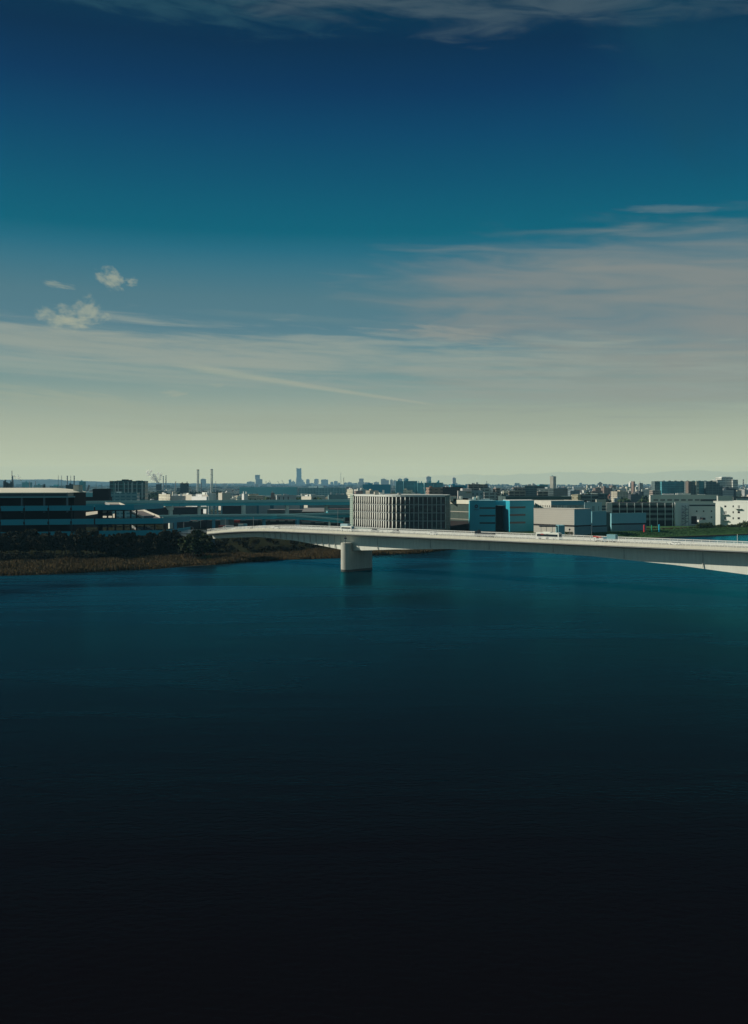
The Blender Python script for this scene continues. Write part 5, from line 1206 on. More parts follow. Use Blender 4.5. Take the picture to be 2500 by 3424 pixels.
def belt():
    rg = random.Random(5)
    protos = [tree_proto(i, 9+i*0.5, 6.5+(i % 3), LEAF, 'x', 1000) for i in range(4)]+[tree_proto(9, 10, 4.5, LEAF, 'x', 800, True, 'conifer_tree')]
    bp_ = [bush_proto(20+i, 2.6+0.4*i, 4.5, LEAF, 'x', 360) for i in range(3)]
    used = set()
    def put(p, px, D, z, s, label, group):
        x = X(px, D)
        if id(p) in used: o = dup(p.o, (x, D, z), rg.uniform(0, 6.28), label, group)
        else: used.add(id(p)); o = p.o; o.location = (x, D, z); o['label'] = label; o['group'] = group
        o.scale = (s, s, s*rg.uniform(0.92, 1.1)); return o
    px = -70
    while px < 700:
        for row in (0, 1):
            D = 516+row*22+rg.uniform(-4, 4); q = px+rg.uniform(-6, 6)+row*9
            s = shore_at(X(q, D)); D = max(D, s[0]+s[1]+6+row*14+rg.uniform(-3, 3))
            if D > 553+ (px > 330)*15: D = 549+rg.uniform(-3, 3)
            top = 1785+rg.uniform(-5, 6)
            for a, b, yy in ((-80,85,1781),(85,205,1778),(262,318,1774),(374,412,1781),(448,470,1786),(535,600,1775),(640,700,1778)):
                if a <= q <= b: top = yy+rg.uniform(-4, 5)
            if row == 0: top += 14
            z = ground_z(X(q, D), D); h = Z(top, D)-z; p = rg.choice(protos)
            hh = {0:9,1:9.5,2:10,3:10.5,4:10}[protos.index(p)]
            w = 'conifer' if protos.index(p) == 4 else 'broadleaf tree'
            put(p, q, D, z, max(0.5, h/hh/0.98), 'dark %s in the tree belt between reeds and truck terminal' % w, 'dark %ss in the belt along the left bank' % w)
        px += 17
    px = -60
    while px < 690:
        q = px+rg.uniform(-5, 5); s = shore_at(X(q, 505)); D = s[0]+s[1]+rg.uniform(-2, 5)
        put(rg.choice(bp_), q, D, ground_z(X(q,D), D), rg.uniform(0.9, 1.5), 'low dark bush at the foot of the tree belt behind the reeds', 'bushes at the foot of the tree belt')
        px += 13
    for i in range(46):
        q = rg.uniform(700, 1160); D = rg.uniform(575, 700)
        put(rg.choice(bp_), q, D, GZ, rg.uniform(0.6, 1.1), 'small dark bush on the flat ground seen under the bridge', 'bushes on the flat ground behind the bridge')
    for px in range(700, 1130, 15):
        q = px+rg.uniform(-5, 5); s = shore_at(X(q, 540)); D = s[0]+s[1]+rg.uniform(0, 22)
        put(rg.choice(bp_), q, D, ground_z(X(q,D), D), rg.uniform(0.8, 1.4), 'low dark bush on the shaded bank under the bridge', 'bushes on the bank under the bridge')
    # sunnier green growth where the bridge lands
    gp = [bush_proto(40, 3.6, 5, LEAFG, 'x', 420), tree_proto(41, 7, 5, LEAFM, 'x', 700)]
    for px, D, top in ((636,522,1786),(652,526,1782),(668,530,1776),(681,527,1782),(618,525,1792),(645,515,1800),(676,518,1800),(700,520,1800)):
        z = ground_z(X(px,D), D); h = Z(top, D)-z
        put(gp[1], px, D, z, h/7, 'greener tree in front of the fence at the left end of the bridge', 'greener trees at the left end of the bridge')
    put(gp[0], 560, 528, ground_z(X(560,528),528), 1.3, 'green bush at the reed edge left of the bridge end', None) if False else None
    C_ = gp[0].o; C_.location = (X(690,512), 512, ground_z(X(690,512),512)); C_['label'] = 'sunlit green bush at the reed edge below the left bridge end'
    # right bank shrubs
    rp = [bush_proto(50+i, 3.0, 5.0, LEAFG, 'x', 420) for i in range(3)]+[bush_proto(60+i, 2.4, 5.0, LEAFB, 'x', 380) for i in range(2)]
    px = 2160
    while px < 2560:
        q = px+rg.uniform(-3, 3); brown = q < 2300; s = shore_at(X(q, 790)); D = max(s[0]+s[1]+s[2]+rg.uniform(10, 24), 775)
        p = rg.choice(rp[3:] if brown else rp[:3]); top = 1764 if brown else 1760-(q-2300)*0.045
        if 2335 < q < 2372 or q > 2480: top -= 9
        z = GZ; h = (Z(top+rg.uniform(-3, 3), D)-z); 
        put(p, q, D, z, min(2.2, max(0.5, h/3.0)), 'brownish shrub in the hedge strip before the parking garage' if brown else 'green shrub along the bank top before the white building', 'brown shrubs before the garage' if brown else 'green shrubs before the white building')
        px += 7.5
    for px in (1893,1914):
        put(rp[0], px, 702, GZ, 0.75, 'round dark shrub before the beige hall corner, %s of two' % ('left' if px < 1900 else 'right'), 'round shrubs before the beige hall')
    # dark planting in front of the offices
    for px in (1500,1515,1530,1548,1562,1325,1470,1485):
        put(bp_[1], px, 690, GZ, 1.1, 'dark shrub at the foot of the oval office behind the railing', 'dark shrubs before the offices')
belt()
def grass_tufts():
    rr = random.Random(8); mb = MB()
    for _ in range(26000):
        x = rr.uniform(95, 420); s, m_, r_ = shore_at(x); y = s+m_+r_*rr.random()**0.8+rr.uniform(-1, 9); z = ground_z(x, y)
        h = rr.uniform(0.25, 0.6); a = rr.uniform(0, 3.14); dx, dy = math.cos(a)*.3, math.sin(a)*.3
        i = len(mb.v); mb.v += [(x-dx,y-dy,z-.05),(x+dx,y+dy,z-.05),(x+rr.uniform(-.2,.2),y,z+h)]; mb.f.append((i,i+1,i+2)); mb.mi.append(rr.choice((0,0,1,2)))
    o = mb.build('grass', [mat('grass_a', (0.040,0.095,0.034), 0.95, 0.3, 0.1, spec=.1), mat('grass_b', (0.055,0.110,0.042), 0.95, 0.3, 0.1, spec=.1), mat('grass_c', (0.035,0.075,0.028), 0.95, spec=.1)])
    tag(o, 'short green grass covering the right river embankment', 'grass', kind='stuff')
grass_tufts()
# path along the embankment crest
def crest_path():
    mb = MB(); xs = [95+5*i for i in range(70)]
    for x in xs:
        s, m_, r_ = shore_at(x); y = s+m_+r_
        mb.v += [(x, y+0.5, GZ+0.012), (x, y+3.4, GZ+0.012)]
    for i in range(len(xs)-1): mb.f.append((2*i, 2*i+2, 2*i+3, 2*i+1)); mb.mi.append(0)
    struct(mb.build('path', mat('path_gravel', (0.26,0.25,0.21), 0.95, 0.08, 0.3)))
    kb = MB()
    for x in xs[:-1]:
        s, m_, r_ = shore_at(x); s2 = shore_at(x+5)[0]
        i = len(kb.v); kb.v += [(x, s-1.5, -1.5),(x+5, s2-1.5, -1.5),(x+5, s2+0.4, 0.75),(x, s+0.4, 0.75),(x, s+1.6, 0.7),(x+5, s2+1.6, 0.7)]
        kb.f += [(i,i+1,i+2,i+3),(i+3,i+2,i+5,i+4)]; kb.mi += [0,0]
    struct(kb.build('bank_revetment', mat('revetment_stone', (0.035,0.035,0.035), 0.9, 0.3, 0.6)))
crest_path()
def woods():
    rr = random.Random(14); mb = MB()
    spots = [(880,1060,1500,1900,90),(590,760,2400,3000,110),(1100,1180,1200,1500,40),(1640,2190,1500,4500,260),(1200,1560,1600,3000,80),(2380,2560,1300,3000,90),(460,560,2000,3200,60),(800,900,1300,1700,60),(1830,1900,1100,1300,20),(1900,2100,4200,5200,120),(2340,2500,1100,1300,40)]
    for p0, p1, d0, d1, n in spots:
        for _ in range(n):
            D = rr.uniform(d0, d1); x = X(rr.uniform(p0, p1), D); r = rr.uniform(3.5, 7.5)*(1+D/9000)
            for _ in range(46):
                v = Vector((rr.gauss(0,1), rr.gauss(0,1), rr.gauss(0,.8))).normalized()*r*rr.uniform(0.5, 1.0); c = Vector((x, D, GZ+r*0.8))+Vector((v.x*1.3, v.y, v.z))
                a = Vector((rr.gauss(0,1), rr.gauss(0,1), rr.gauss(0,1))).normalized()*r*0.28; b = a.cross(Vector((rr.gauss(0,1), rr.gauss(0,1), rr.gauss(0,1)))).normalized()*r*0.24
                mb.quad(tuple(c-a-b), tuple(c+a-b), tuple(c+a+b), tuple(c-a+b), rr.choice((0,0,1)))
    o = mb.build('distant_trees', LEAFG); tag(o, 'dark clumps of far trees scattered among the city blocks', 'trees', kind='stuff')
woods()

# ---------------------------------------------------------------- vehicles and people on the bridge
HEAD = math.atan2(BD.y, BD.x)
def t_at(px, w):
    k_ = (px-CX)/F; ax = BA.x+BN.x*w; ay = BA.y+BN.y*w
    return (k_*ay-ax)/(BD.x-k_*BD.y)
def place(px, w): t = t_at(px, w); return bp(t, w, zf(t)+0.985)
def wheels(t, xs, hw, r=0.34, wd=0.22):
    for x in xs:
        for s in (-1, 1):
            w = t.part('wheel', MB().hcyl((x, s*(hw-wd/2), r), (0,1,0), r, wd, 14), RUB)
            t.part('rim', MB().hcyl((x, s*(hw-wd/2+0.02), r), (0,1,0), r*0.55, wd+0.02, 10), STEEL, under=w)
def side_extrude(mb, prof, hw, mi=0, top_in=None, z_in=None):
    """side profile (x, z) swept across the width, upper points drawn in"""
    i = len(mb.v); n = len(prof)
    for s in (-1, 1):
        for x, z in prof:
            h = hw if (z_in is None or z < z_in) else top_in
            mb.v.append((x, s*h, z))
    for a in range(n):
        b = (a+1) % n; mb.f.append((i+a, i+b, i+n+b, i+n+a)); mb.mi.append(mi)
    mb.f.append(tuple(i+a for a in range(n))[::-1]); mb.f.append(tuple(i+n+a for a in range(n))); mb.mi += [mi, mi]
    return mb
def car(name, label, px, w, away, m, L=4.3, hgt=1.5, loc=None, rz=None):
    t = Thing(name, label, 'car', loc or place(px, w), None, (HEAD if away else HEAD+math.pi) if rz is None else rz, local=True)
    k_ = L/4.3; g = hgt/1.5
    t.part('body', side_extrude(MB(), [(x*k_, z) for x, z in ((-2.15,.3),(2.1,.3),(2.15,.55),(2.0,.78*g),(1.1,.92*g),(-1.9,.98*g),(-2.12,.85*g))], 0.86), m)
    t.part('window_glass', side_extrude(MB(), [(x*k_, z*g) for x, z in ((1.12,.92),(0.45,1.38),(-1.35,1.40),(-1.95,.98))], 0.80, top_in=0.66, z_in=1.1*g), GLASS)
    t.part('roof', side_extrude(MB(), [(x*k_, z*g) for x, z in ((0.5,1.37),(0.2,1.47),(-1.1,1.5),(-1.4,1.39))], 0.68, top_in=0.60, z_in=1.42*g), m)
    wheels(t, (-1.35*k_, 1.35*k_), 0.88)
    for s in (-1, 1):
        t.part('headlight', MB().box(2.0*k_, 2.14*k_+0.02, s*0.6-0.15, s*0.6+0.15, .58, .74), WHITE)
        t.part('tail_light', MB().box(-2.18*k_, -2.08*k_, s*0.66-0.12, s*0.66+0.12, .66, .84), RED)
    return t
def truck(label, px, w, away, cabm, boxm, L=8.0, bh=3.3, kind='box', cat='truck', loc=None, rz=None, cw_=1.1):
    t = Thing(kind+'_truck' if kind != 'box' else 'box_truck', label, cat, loc or place(px, w), None, (HEAD if away else HEAD+math.pi) if rz is None else rz, local=True)
    f = L/2; sc = min(1, L/6.5)
    t.part('chassis', MB().box(-f, f-0.3, -0.5, 0.5, 0.45, 0.85), BLACK)
    t.part('cab', side_extrude(MB(), [(f-1.8*sc,.5),(f,.5),(f,1.3*sc+.1),(f-0.25,2.45*sc),(f-1.8*sc,2.5*sc)], cw_), cabm)
    t.part('windscreen', MB().prism([(f-0.12,-cw_*.85),(f+0.02,-cw_*.85),(f+0.02,cw_*.85),(f-0.12,cw_*.85)], 1.3*sc, 2.0*sc), GLASS)
    t.part('side_window', MB().box(f-1.3*sc, f-0.4, -cw_-0.02, cw_+0.02, 1.35*sc, 2.05*sc), GLASS)
    if kind == 'box': t.part('cargo_box', MB().box(-f, f-2.0*sc, -cw_-.05, cw_+.05, 0.9, bh), boxm)
    if kind == 'tanker':
        t.part('tipper_body', side_extrude(MB(), [(-f,.95),(f-2.1,.95),(f-2.0,1.9),(-f+0.1,1.9)], cw_+.05), boxm)
        t.part('tank', MB().hcyl((-0.4,-cw_*0.55,0.85), (1,0,0), 0.34, 2.2, 14), STEEL); t.part('tank', MB().hcyl((-2.6,-cw_*0.55,0.85), (1,0,0), 0.34, 1.8, 14), STEEL)
        t.part('wind_deflector', side_extrude(MB(), [(f-1.8,2.5),(f-0.5,2.5),(f-1.7,3.1)], cw_*.8), cabm)
    if kind == 'crane':
        t.part('flat_bed', MB().box(-f, f-2.0*sc, -cw_, cw_, 0.9, 1.25), boxm)
        for x in (-f, f-2.2*sc): t.part('bed_board', MB().box(x, x+.1, -cw_, cw_, 1.25, 1.7), boxm)
        t.part('crane_boom', MB().bar((f+0.2,0,2.75*sc+0.1), (-f*0.3,0,2.6*sc), 0.45, h=0.4), RED); t.part('crane_post', MB().box(f-2.3*sc, f-1.9*sc, -.3, .3, 1.0, 2.6*sc), RED)
    wheels(t, (f-1.0*sc, -f+1.2) if kind != 'tanker' else (f-1.0, -f+1.1, -f+2.3), cw_, 0.42, 0.3)
    return t
LW, RW = 6.0, 11.3
bus = Thing('city_bus', 'white city bus with dark windows crossing the bridge before the beige hall', 'bus', place(1834, LW), None, HEAD, local=True)
bus.part('body', side_extrude(MB(), [(-5.25,.35),(5.2,.35),(5.25,1.0),(5.1,2.8),(4.9,3.0),(-5.0,3.0),(-5.2,2.8)], 1.22), WOFF)
bus.part('side_window', MB().box(-4.7, 4.6, -1.245, 1.245, 1.25, 2.35), GLASS)
bus.part('windscreen', MB().box(5.0, 5.26, -1.08, 1.08, 1.15, 2.5), GLASS)
bus.part('rear_window', MB().box(-5.27, -5.1, -0.95, 0.95, 1.5, 2.45), GLASS)
bus.part('rear_shade_panel', MB().box(-5.262, -5.2, -1.15, 1.15, .45, 1.45), BLUEG)  # shade on the white rear, painted as a blue-grey panel
for x in (2.9, -0.5): bus.part('door', MB().box(x, x+1.0, 1.235, 1.262, .45, 2.4), GLASS)
bus.part('destination_sign', MB().box(1.6, 2.9, 1.23, 1.27, 2.2, 2.5), RED)
bus.part('roof_unit', MB().box(-1.2, 2.2, -0.8, 0.8, 3.0, 3.25), WOFF)
wheels(bus, (3.1, -2.9), 1.22, 0.48, 0.3)
mn = Thing('minibus', 'white minibus with dark windows on the bridge before the oval office left edge', 'minibus', place(1161, LW), None, HEAD, local=True)
mn.part('body', side_extrude(MB(), [(-3.4,.35),(3.1,.35),(3.45,1.1),(3.2,2.4),(3.0,2.6),(-3.3,2.6)], 1.03), WOFF)
mn.part('side_window', MB().box(-2.9, 2.8, -1.05, 1.05, 1.3, 2.1), GLASS); mn.part('windscreen', MB().box(3.1, 3.4, -.9, .9, 1.3, 2.2), GLASS)
mn.part('rear_shade_panel', MB().box(-3.44, -3.3, -.98, .98, .5, 2.5), mat('minibus_rear_shade', (0.12,0.25,0.32), 0.4))  # rear of the white body tinted teal for shade
wheels(mn, (2.2, -2.2), 1.03, 0.4, 0.25)
truck('pale blue box truck in the far lane behind the white minibus', 1160, RW, False, WHITE, mat('pale_blue_box', (0.35,0.50,0.55), 0.6), 6.5, 3.4)
truck('dark truck with a tipper body and round steel tanks before the ring emblem office', 1621, LW, True, mat('truck_black', (0.018,0.022,0.03), 0.3), mat('truck_dark', (0.04,0.045,0.05), 0.5), 9.0, 3.0, 'tanker')
truck('small white truck with a red folded crane boom', 2004, LW, True, WHITE, GREY, 4.8, 2.4, 'crane', cw_=0.85)
truck('box truck with blue cab and teal box behind the red crane truck', 2040, LW, True, mat('cab_blue', (0.04,0.20,0.30), 0.4), mat('box_teal', (0.18,0.36,0.40), 0.6), 5.2, 3.1, cw_=0.98)
car('parked_car', 'x', 1447, LW, True, WHITE).o.name = 'car'
bpy.data.objects['car']['label'] = 'white low car on the bridge before the oval office right half'
for nm_, px, w, aw, m_, L, h, lab in (('car', 1321, LW, True, mat('car_black', (0.012,0.012,0.014), 0.3), 4.4, 1.75, 'black tall car on the bridge before the oval office middle'),
    ('car', 1254, RW, False, mat('car_black', (0.012,0.012,0.014), 0.3), 4.0, 1.45, 'black low car in the far lane before the white fins'),
    ('car', 2256, LW, True, WHITE, 4.2, 1.5, 'white hatchback on the bridge at the right, nearest the cyclist'),
    ('car', 924, LW, True, WHITE, 4.2, 1.45, 'small white car near the left end of the bridge')):
    car(nm_, lab, px, w, aw, m_, L, h)

for i, px in enumerate((812, 832, 862)):
    car('parked_car', 'pale parked car seen below the bridge deck left of the pier, %s of three' % ('leftmost','middle','rightmost')[i], 0, 0, True, WHITE, 4.3, 1.5, loc=(X(px,662), 662, GZ), rz=0.2)
# cyclist on the far footway
def cyclist():
    base = bp(t_at(2314, 15.7), 15.7, zf(-160)+1.16)
    b = Thing('bicycle', 'thin dark bicycle ridden along the far footway', 'bicycle', base, None, HEAD+math.pi, local=True)
    for x in (-0.52, 0.52):
        ty = MB(); n = 20
        for i in range(n):
            a, c_ = i*2*math.pi/n, (i+1)*2*math.pi/n; ty.bar((x+.33*math.cos(a),0,.34+.33*math.sin(a)), (x+.33*math.cos(c_),0,.34+.33*math.sin(c_)), 0.04)
        for i in range(6): a = i*math.pi/6; ty.bar((x+.33*math.cos(a),0,.34+.33*math.sin(a)), (x-.33*math.cos(a),0,.34-.33*math.sin(a)), 0.008)
        b.part('wheel', ty, RUB)
    fr = MB(); fr.bar((-.52,0,.34),(-.12,0,.34),.03); fr.bar((-.12,0,.34),(-.22,0,.85),.035); fr.bar((-.12,0,.34),(.36,0,.78),.035); fr.bar((-.2,0,.75),(.34,0,.86),.035); fr.bar((.52,0,.34),(.34,0,.9),.03); fr.bar((-.52,0,.34),(-.2,0,.75),.025)
    b.part('frame', fr, NAVY); b.part('saddle', MB().box(-.34,-.10,-.06,.06,.85,.91), BLACK)
    hb = MB(); hb.bar((.32,0,.88),(.34,0,1.03),.03); hb.bar((.30,-.26,1.03),(.30,.26,1.03),.03); b.part('handlebar', hb, BLACK)
    # rider: one skinned surface
    J = {'pelvis':(-.2,0,.98),'waist':(-.12,0,1.15),'chest':(0.02,0,1.42),'neck':(.07,0,1.56),'head':(.11,0,1.70),'crown':(.11,0,1.82)}
    V = [J['pelvis'],J['waist'],J['chest'],J['neck'],J['head'],J['crown']]; Rr = [.14,.13,.15,.055,.095,.075]; E = [(0,1),(1,2),(2,3),(3,4),(4,5)]
    def chain(root, pts, rad):
        p = root
        for q, r in zip(pts, rad): V.append(q); Rr.append(r); E.append((p, len(V)-1)); p = len(V)-1
        return p
    for s, kz, fz in ((-1, .92, .30), (1, .78, .14)):
        chain(2, [(.03,s*.17,1.45),(.14,s*.22,1.25),(.27,s*.24,1.07)], [.06,.045,.032])
        h = len(V)-1
        for j in range(4): chain(h, [(.31+.0,s*(.21+.018*j),1.065),(.335,s*(.21+.018*j),1.045)], [.009,.008])
        chain(h, [(.29,s*.205,1.05)], [.009])
        chain(0, [(-.16,s*.09,.96),(.17 if s < 0 else .08,s*.10,kz-.06),(-.02+.0,s*.10,fz+.08),(.10,s*.10,fz+.03)], [.09,.06,.04,.035])
    me = bpy.data.meshes.new('person'); me.from_pydata(V, E, []); o = bpy.data.objects.new('person', me); C.objects.link(o)
    md = o.modifiers.new('skin', 'SKIN'); me.skin_vertices.new() if not me.skin_vertices else None
    for v, r in zip(me.skin_vertices[0].data, Rr): v.radius = (r, r)
    me.skin_vertices[0].data[0].use_root = True
    o.modifiers.new('sub', 'SUBSURF').render_levels = 1
    me.materials.append(mat('grey_jacket', (0.20,0.23,0.25), 0.8)); o.location = base; o.rotation_euler = (0,0,HEAD+math.pi)
    tag(o, 'cyclist in grey clothes riding along the far bridge railing', 'person')
    hd = MB(); hd.cyl(.11,0,.10,1.72,1.84,12,0.7); h = hd.build('hair', BLACK, o); 
cyclist()

def post_thing(name, label, cat, px, D, z0, z1, r, m, extra=None):
    t = Thing(name, label, cat, (X(px,D), D, z0)); t.part('pole', MB().cyl(X(px,D), D, r, z0-0.3, z1, 8), m)
    if extra: extra(t)
    return t
ROUND = lambda px, D, z, r, m: (lambda t: t.part('sign_disc', MB().hcyl((X(px,D), D-0.15, z), (0,1,0), r, 0.06, 18), m))
post_thing('road_sign', 'round dark road sign on a pole before the beige hall wall', 'road sign', 1904, 695, GZ, Z(1764,695), 0.09, STEEL, ROUND(1904,695,Z(1770.5,695),0.65,NAVY))
def panels(t):
    for y0, y1, w in ((1758,1763,1.2),(1765,1769,1.0),(1771,1774,0.9)): t.part('sign_panel', MB().box(X(1978,695)-w/2, X(1978,695)+w/2, 694.7, 694.8, Z(y1,695), Z(y0,695)), mat('sign_grey', (0.25,0.30,0.32)))
post_thing('road_sign', 'tall grey pole with stacked sign panels right of the round sign', 'road sign', 1978, 695, GZ, Z(1756,695), 0.14, STEEL, panels)
for px, col, w, y0, lab in ((2153.5,(0.70,0.05,0.06),0.62,1755,'red upright pillar on the embankment, left of three'),(2178.5,(0.02,0.36,0.20),0.4,1755,'slim green upright pillar, middle of three on the embankment'),(2203.5,(0.02,0.40,0.58),0.6,1753.5,'bright blue upright pillar on the embankment, right of three')):
    D = 742; t = Thing('coloured_pillar', lab, 'pillar', (X(px,D), D, GZ)); m_ = mat('pillar_%d' % px, col, 0.5)
    t.part('shaft', MB().cyl(X(px,D), D, w, GZ-.3, Z(y0+1.5,D), 14, 0.92), m_); t.part('cap', MB().cyl(X(px,D), D, w*0.92, Z(y0+1.5,D), Z(y0,D), 14, 0.5), m_)
tl = t_at(2465, 17.0); q = bp(tl, 17.0, 0)
post_thing('sensor_pole', 'short slim pole standing on the far railing near the right edge', 'pole', 2465, q[1], zf(tl)+1.2, zf(tl)+5.1, 0.07, WHITE)
for a, b, kk in ((614,1742,'left of the bridge end'),(753,1733,'right of the red containers'),(847,1728,'in front of the depot with cream roof lights'),(645,1762,'behind the greener trees'),(1129,1700,'left of the oval office')):
    D = 660
    def lamp(t, px=a, y=b, D=D): t.part('arm', MB().bar((X(px,D), D, Z(y,D)), (X(px,D)-1.6, D-0.6, Z(y,D)+0.3), 0.12), STEEL); t.part('lamp_head', MB().box(X(px,D)-2.2, X(px,D)-1.4, D-0.8, D-0.5, Z(y,D)+0.22, Z(y,D)+0.38), STEEL)
    post_thing('street_lamp', 'tall thin street lamp standing '+kk, 'street lamp', a, D, GZ, Z(b,D), 0.12, STEEL, lamp)

# things parked or stacked below the lower expressway
def container(label, px0, px1, D, z0, h, m):
    t = Thing('shipping_container', label, 'container', (X(px0,D), D, z0)); x0, x1 = X(px0,D), X(px1,D)
    t.part('body', MB().box(x0, x1, D, D+2.5, z0, z0+h), m); rb_ = MB(); n = max(4, int((x1-x0)/0.5))
    for i in range(n): x = x0+(x1-x0)*(i+.3)/n; rb_.box(x, x+(x1-x0)*.3/n, D-0.06, D+.02, z0+.15, z0+h-.15)
    t.part('ribs', rb_, m)
    for x in (x0, x1): t.part('corner_post', MB().box(x-.08, x+.08, D-.1, D+.15, z0-.01, z0+h+.02), m)
container('rusty red container on top of its stack left of the white cab truck', 730, 754, 700, Z(1770,700), Z(1757,700)-Z(1770,700), BRICKR)
container('dark red container carrying the rusty red one', 730, 754, 700, GZ, Z(1770,700)-GZ-0.03, mat('container_dark', (0.14,0.04,0.03), 0.7))
container('orange red container stacked under the lower expressway', 782, 800, 765, Z(1747,765), Z(1739.5,765)-Z(1747,765), RED)
container('brown container holding up the orange red one', 782, 800, 765, GZ, Z(1747,765)-GZ-0.03, mat('container_brown', (0.10,0.06,0.05), 0.7))
container('white panelled container stack end lit by the sun behind the bridge', 796, 812.5, 690, Z(1770,690), Z(1752.5,690)-Z(1770,690), mat('container_white', (0.66,0.66,0.62), 0.6, lines=[('z', 0.8, 0.1, (0.4,0.4,0.38))]))
container('grey blue container beside the white panelled one', 813.5, 825, 692, Z(1770,692), Z(1752,692)-Z(1770,692), BLUEG)
container('grey container at the bottom under the white panelled one', 796, 825, 690, GZ, Z(1770,690)-GZ-0.03, GREY)
tk2 = truck('white cab truck parked beside the rusty red container', 763, 0, True, WHITE, GREY, 7.5, 3.2, loc=(X(763,690), 690, Z(1772,690)), rz=math.pi+0.2)
rd = Thing('loading_platform', 'low dark loading platform under the parked white cab truck', 'platform', (X(763,690), 690, GZ)); rd.part('platform_slab', MB().box(X(740,690), X(790,690), 686, 695, GZ-.5, Z(1772,690)-0.01), DARKB)
gn = Thing('toll_gate', 'gate structure of four blue columns between the expressway levels', 'gate', (X(720,870), 870, GZ))
for px in (700, 714, 727, 740): gn.part('column', MB().box(X(px,870)-.55, X(px,870)+.55, 870, 871.5, GZ-1, Z(1692,870)), mat('gate_blue', (0.22,0.42,0.48), 0.7))
gn.part('beam', MB().box(X(697,870), X(742,870), 869.8, 872, Z(1692,870), Z(1688,870)), PILLAR)
sb = Thing('sign_gantry', 'cream boxed sign gantry beside the blue gate columns', 'gantry', (X(683,850), 850, GZ))
sb.part('panel', MB().box(X(670,850), X(694,850), 850, 851.5, Z(1702,850), Z(1693.5,850)), mat('cream_panel', (0.66,0.62,0.50), .7, lines=[('z', 0.9, 0.12, (0.35,0.33,0.28))]))
for px in (672, 690): sb.part('post', MB().box(X(px,850)-.3, X(px,850)+.3, 850.3, 851, GZ-1, Z(1702,850)), DARKB)
cv = Thing('conveyor', 'white sloped conveyor leaning on the sunlit stair block', 'conveyor', (X(800,1290), 1290, GZ))
cv.part('belt_housing', MB().bar((X(792,1290), 1288, Z(1667,1290)), (X(808,1290), 1288, Z(1656,1290)), 2.2), WOFF)
for px, y in ((793,1667),(797,1664),(801,1661)): cv.part('leg', MB().bar((X(px,1290), 1288, GZ-1), (X(px,1290), 1288, Z(y,1290)), 0.7), WOFF)

# fence and wall where the road comes down left of the bridge
aw = Thing('retaining_wall', 'dark retaining wall with a pale slatted fence at the left bridge end', 'wall', (X(660,548), 548, GZ))
z0 = Z(1784,548); aw.part('wall', MB().prism([P(596,556), P(700,545), (X(700,545)+2, 552), (X(596,556), 563)], GZ-2, z0), mat('wall_dark_blue', (0.05,0.08,0.10), 0.8))
fn = MB(); p, q = Vector((*P(598,555.5), 0)), Vector((*P(699,544.6), 0)); n = 40
for i in range(n+1):
    e = p+(q-p)*(i/n); fn.bar((e.x,e.y,z0), (e.x,e.y,z0+0.3+1.9*min(1,i/14)), 0.14)
for h in (0.35, 0.9, 1.5): fn.bar((p.x+(q.x-p.x)*.3,p.y+(q.y-p.y)*.3,z0+h), (q.x,q.y,z0+h), 0.09)
aw.part('fence', fn, mat('fence_pale', (0.50,0.53,0.53), 0.7))

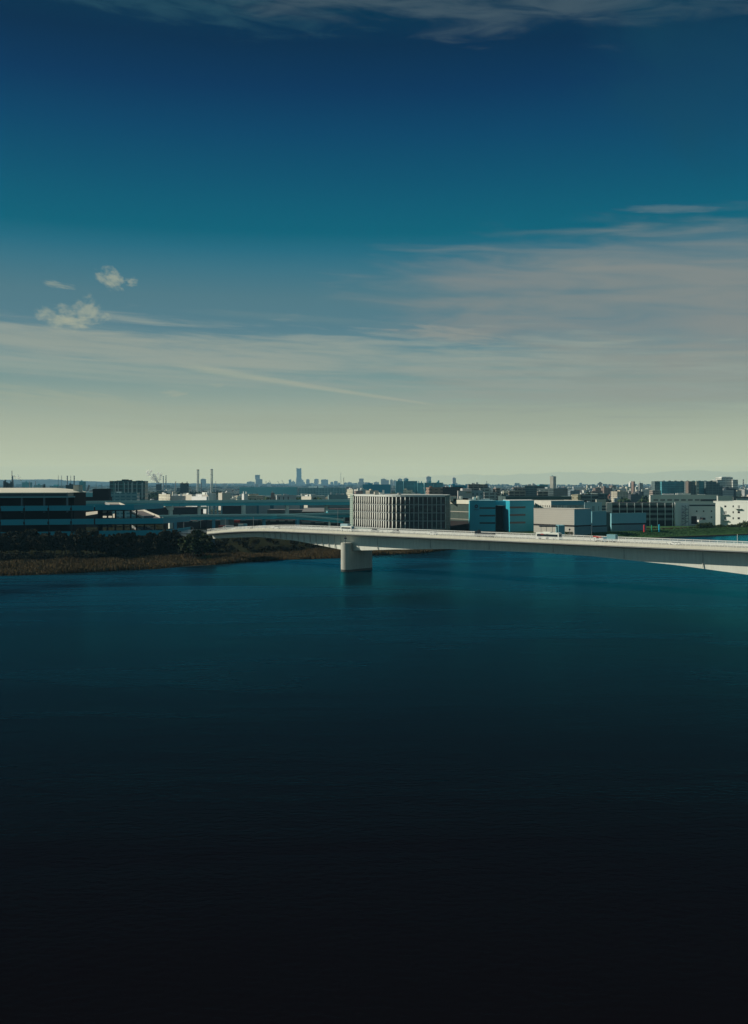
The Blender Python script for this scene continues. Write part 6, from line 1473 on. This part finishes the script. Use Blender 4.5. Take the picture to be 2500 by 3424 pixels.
# low planting wall and lanes behind the railing to the right
def steam(name, label, lobes, D, dens):
    m = bpy.data.materials.new(name+'_vapour'); m.use_nodes = True; k = NT(m.node_tree); k.n.remove(k.n['Principled BSDF'])
    out = [n for n in k.n if n.type == 'OUTPUT_MATERIAL'][0]
    tr = k.new('ShaderNodeBsdfTransparent'); df = k.new('ShaderNodeBsdfDiffuse'); k.put(df.inputs[0], (0.97,0.97,0.93))
    ge = k.new('ShaderNodeNewGeometry'); va = k.new('ShaderNodeVectorMath', operation='ADD'); k.l.new(ge.outputs['Normal'], va.inputs[0]); va.inputs[1].default_value = (-0.9,0.0,0.7)
    vn = k.new('ShaderNodeVectorMath', operation='NORMALIZE'); k.l.new(va.outputs[0], vn.inputs[0]); k.l.new(vn.outputs[0], df.inputs['Normal'])
    lw = k.new('ShaderNodeLayerWeight'); lw.inputs[0].default_value = 0.35
    geo = k.new('ShaderNodeNewGeometry').outputs['Position']; n = k.noise(geo, 0.035, 3, 0.5)
    f = k.m('MULTIPLY', k.m('POWER', k.m('SUBTRACT', 1.0, lw.outputs['Facing']), 1.5), k.smooth(n, 0.25, 0.75, 0.10, dens*0.7))
    mx = k.new('ShaderNodeMixShader'); k.put(mx.inputs[0], f); k.l.new(tr.outputs[0], mx.inputs[1]); tl_ = k.new('ShaderNodeBsdfTranslucent'); k.put(tl_.inputs[0], (0.9,0.9,0.85)); m2 = k.new('ShaderNodeMixShader'); m2.inputs[0].default_value = 0.5; vb = k.new('ShaderNodeVectorMath', operation='ADD'); k.l.new(ge.outputs['Normal'], vb.inputs[0]); vb.inputs[1].default_value = (2.4,0.0,-1.8); vc = k.new('ShaderNodeVectorMath', operation='NORMALIZE'); k.l.new(vb.outputs[0], vc.inputs[0]); k.l.new(vc.outputs[0], tl_.inputs['Normal']); k.l.new(df.outputs[0], m2.inputs[1]); k.l.new(tl_.outputs[0], m2.inputs[2]); k.l.new(m2.outputs[0], mx.inputs[2]); k.l.new(mx.outputs[0], out.inputs[0])
    mb = MB(); rg = random.Random(int(D))
    for px, py, r in lobes:
        for _ in range(2):
            x, z, y = X(px,D)+rg.gauss(0, r*.5)*D/F, Z(py,D)+rg.gauss(0, r*.4)*D/F, D+rg.gauss(0, r*.4)*D/F; rr_ = r*D/F*rg.uniform(.7, 1.1); i0 = len(mb.v); nu, nv = 12, 8
            for a in range(nv+1):
                for b in range(nu):
                    th, ph = math.pi*a/nv, 2*math.pi*b/nu; jj = rr_*rg.uniform(.85, 1.15); mb.v.append((x+jj*math.sin(th)*math.cos(ph), y+jj*math.sin(th)*math.sin(ph), z+jj*math.cos(th)))
            for a in range(nv):
                for b in range(nu): mb.f.append((i0+a*nu+b, i0+(a+1)*nu+b, i0+(a+1)*nu+(b+1) % nu, i0+a*nu+(b+1) % nu)); mb.mi.append(0)
    o = mb.build(name, m, smooth=True); tag(o, label, 'steam', kind='stuff')
steam('steam', 'pale steam plume drifting left from the far plant chimneys', [(529,1615,3),(526,1609,5),(520,1603,7),(512,1598,7),(504,1592,6),(500,1585,6),(497,1578,5),(533,1600,6),(534,1590,6),(529,1583,5),(522,1590,6),(512,1585,5),(505,1575,4)], 4200, 0.9)
steam('smoke', 'small white smoke puff beside the dark flare stack', [(69,1606,2.5),(66,1600,3.5),(59,1596,4),(52,1596,3.5),(60,1590,3),(47,1594,3),(40,1592,2)], 3000, 0.8)

# ---------------------------------------------------------------- air
hz = MB(); hz.box(-22000, 22000, -780, 17500, -5.5, 345)
hm = bpy.data.materials.new('haze_air'); hm.use_nodes = True; k = NT(hm.node_tree); k.n.remove(k.n['Principled BSDF'])
out = [n for n in k.n if n.type == 'OUTPUT_MATERIAL'][0]; pv = k.new('ShaderNodeVolumePrincipled')
pv.inputs['Color'].default_value = (0.28, 0.65, 0.93, 1); pv.inputs['Density'].default_value = HAZE_D; pv.inputs['Anisotropy'].default_value = 0.0
k.l.new(pv.outputs[0], out.inputs['Volume'])
ho = hz.build('haze', hm); tag(ho, 'thin pale air haze over the river and city', 'haze', kind='stuff')
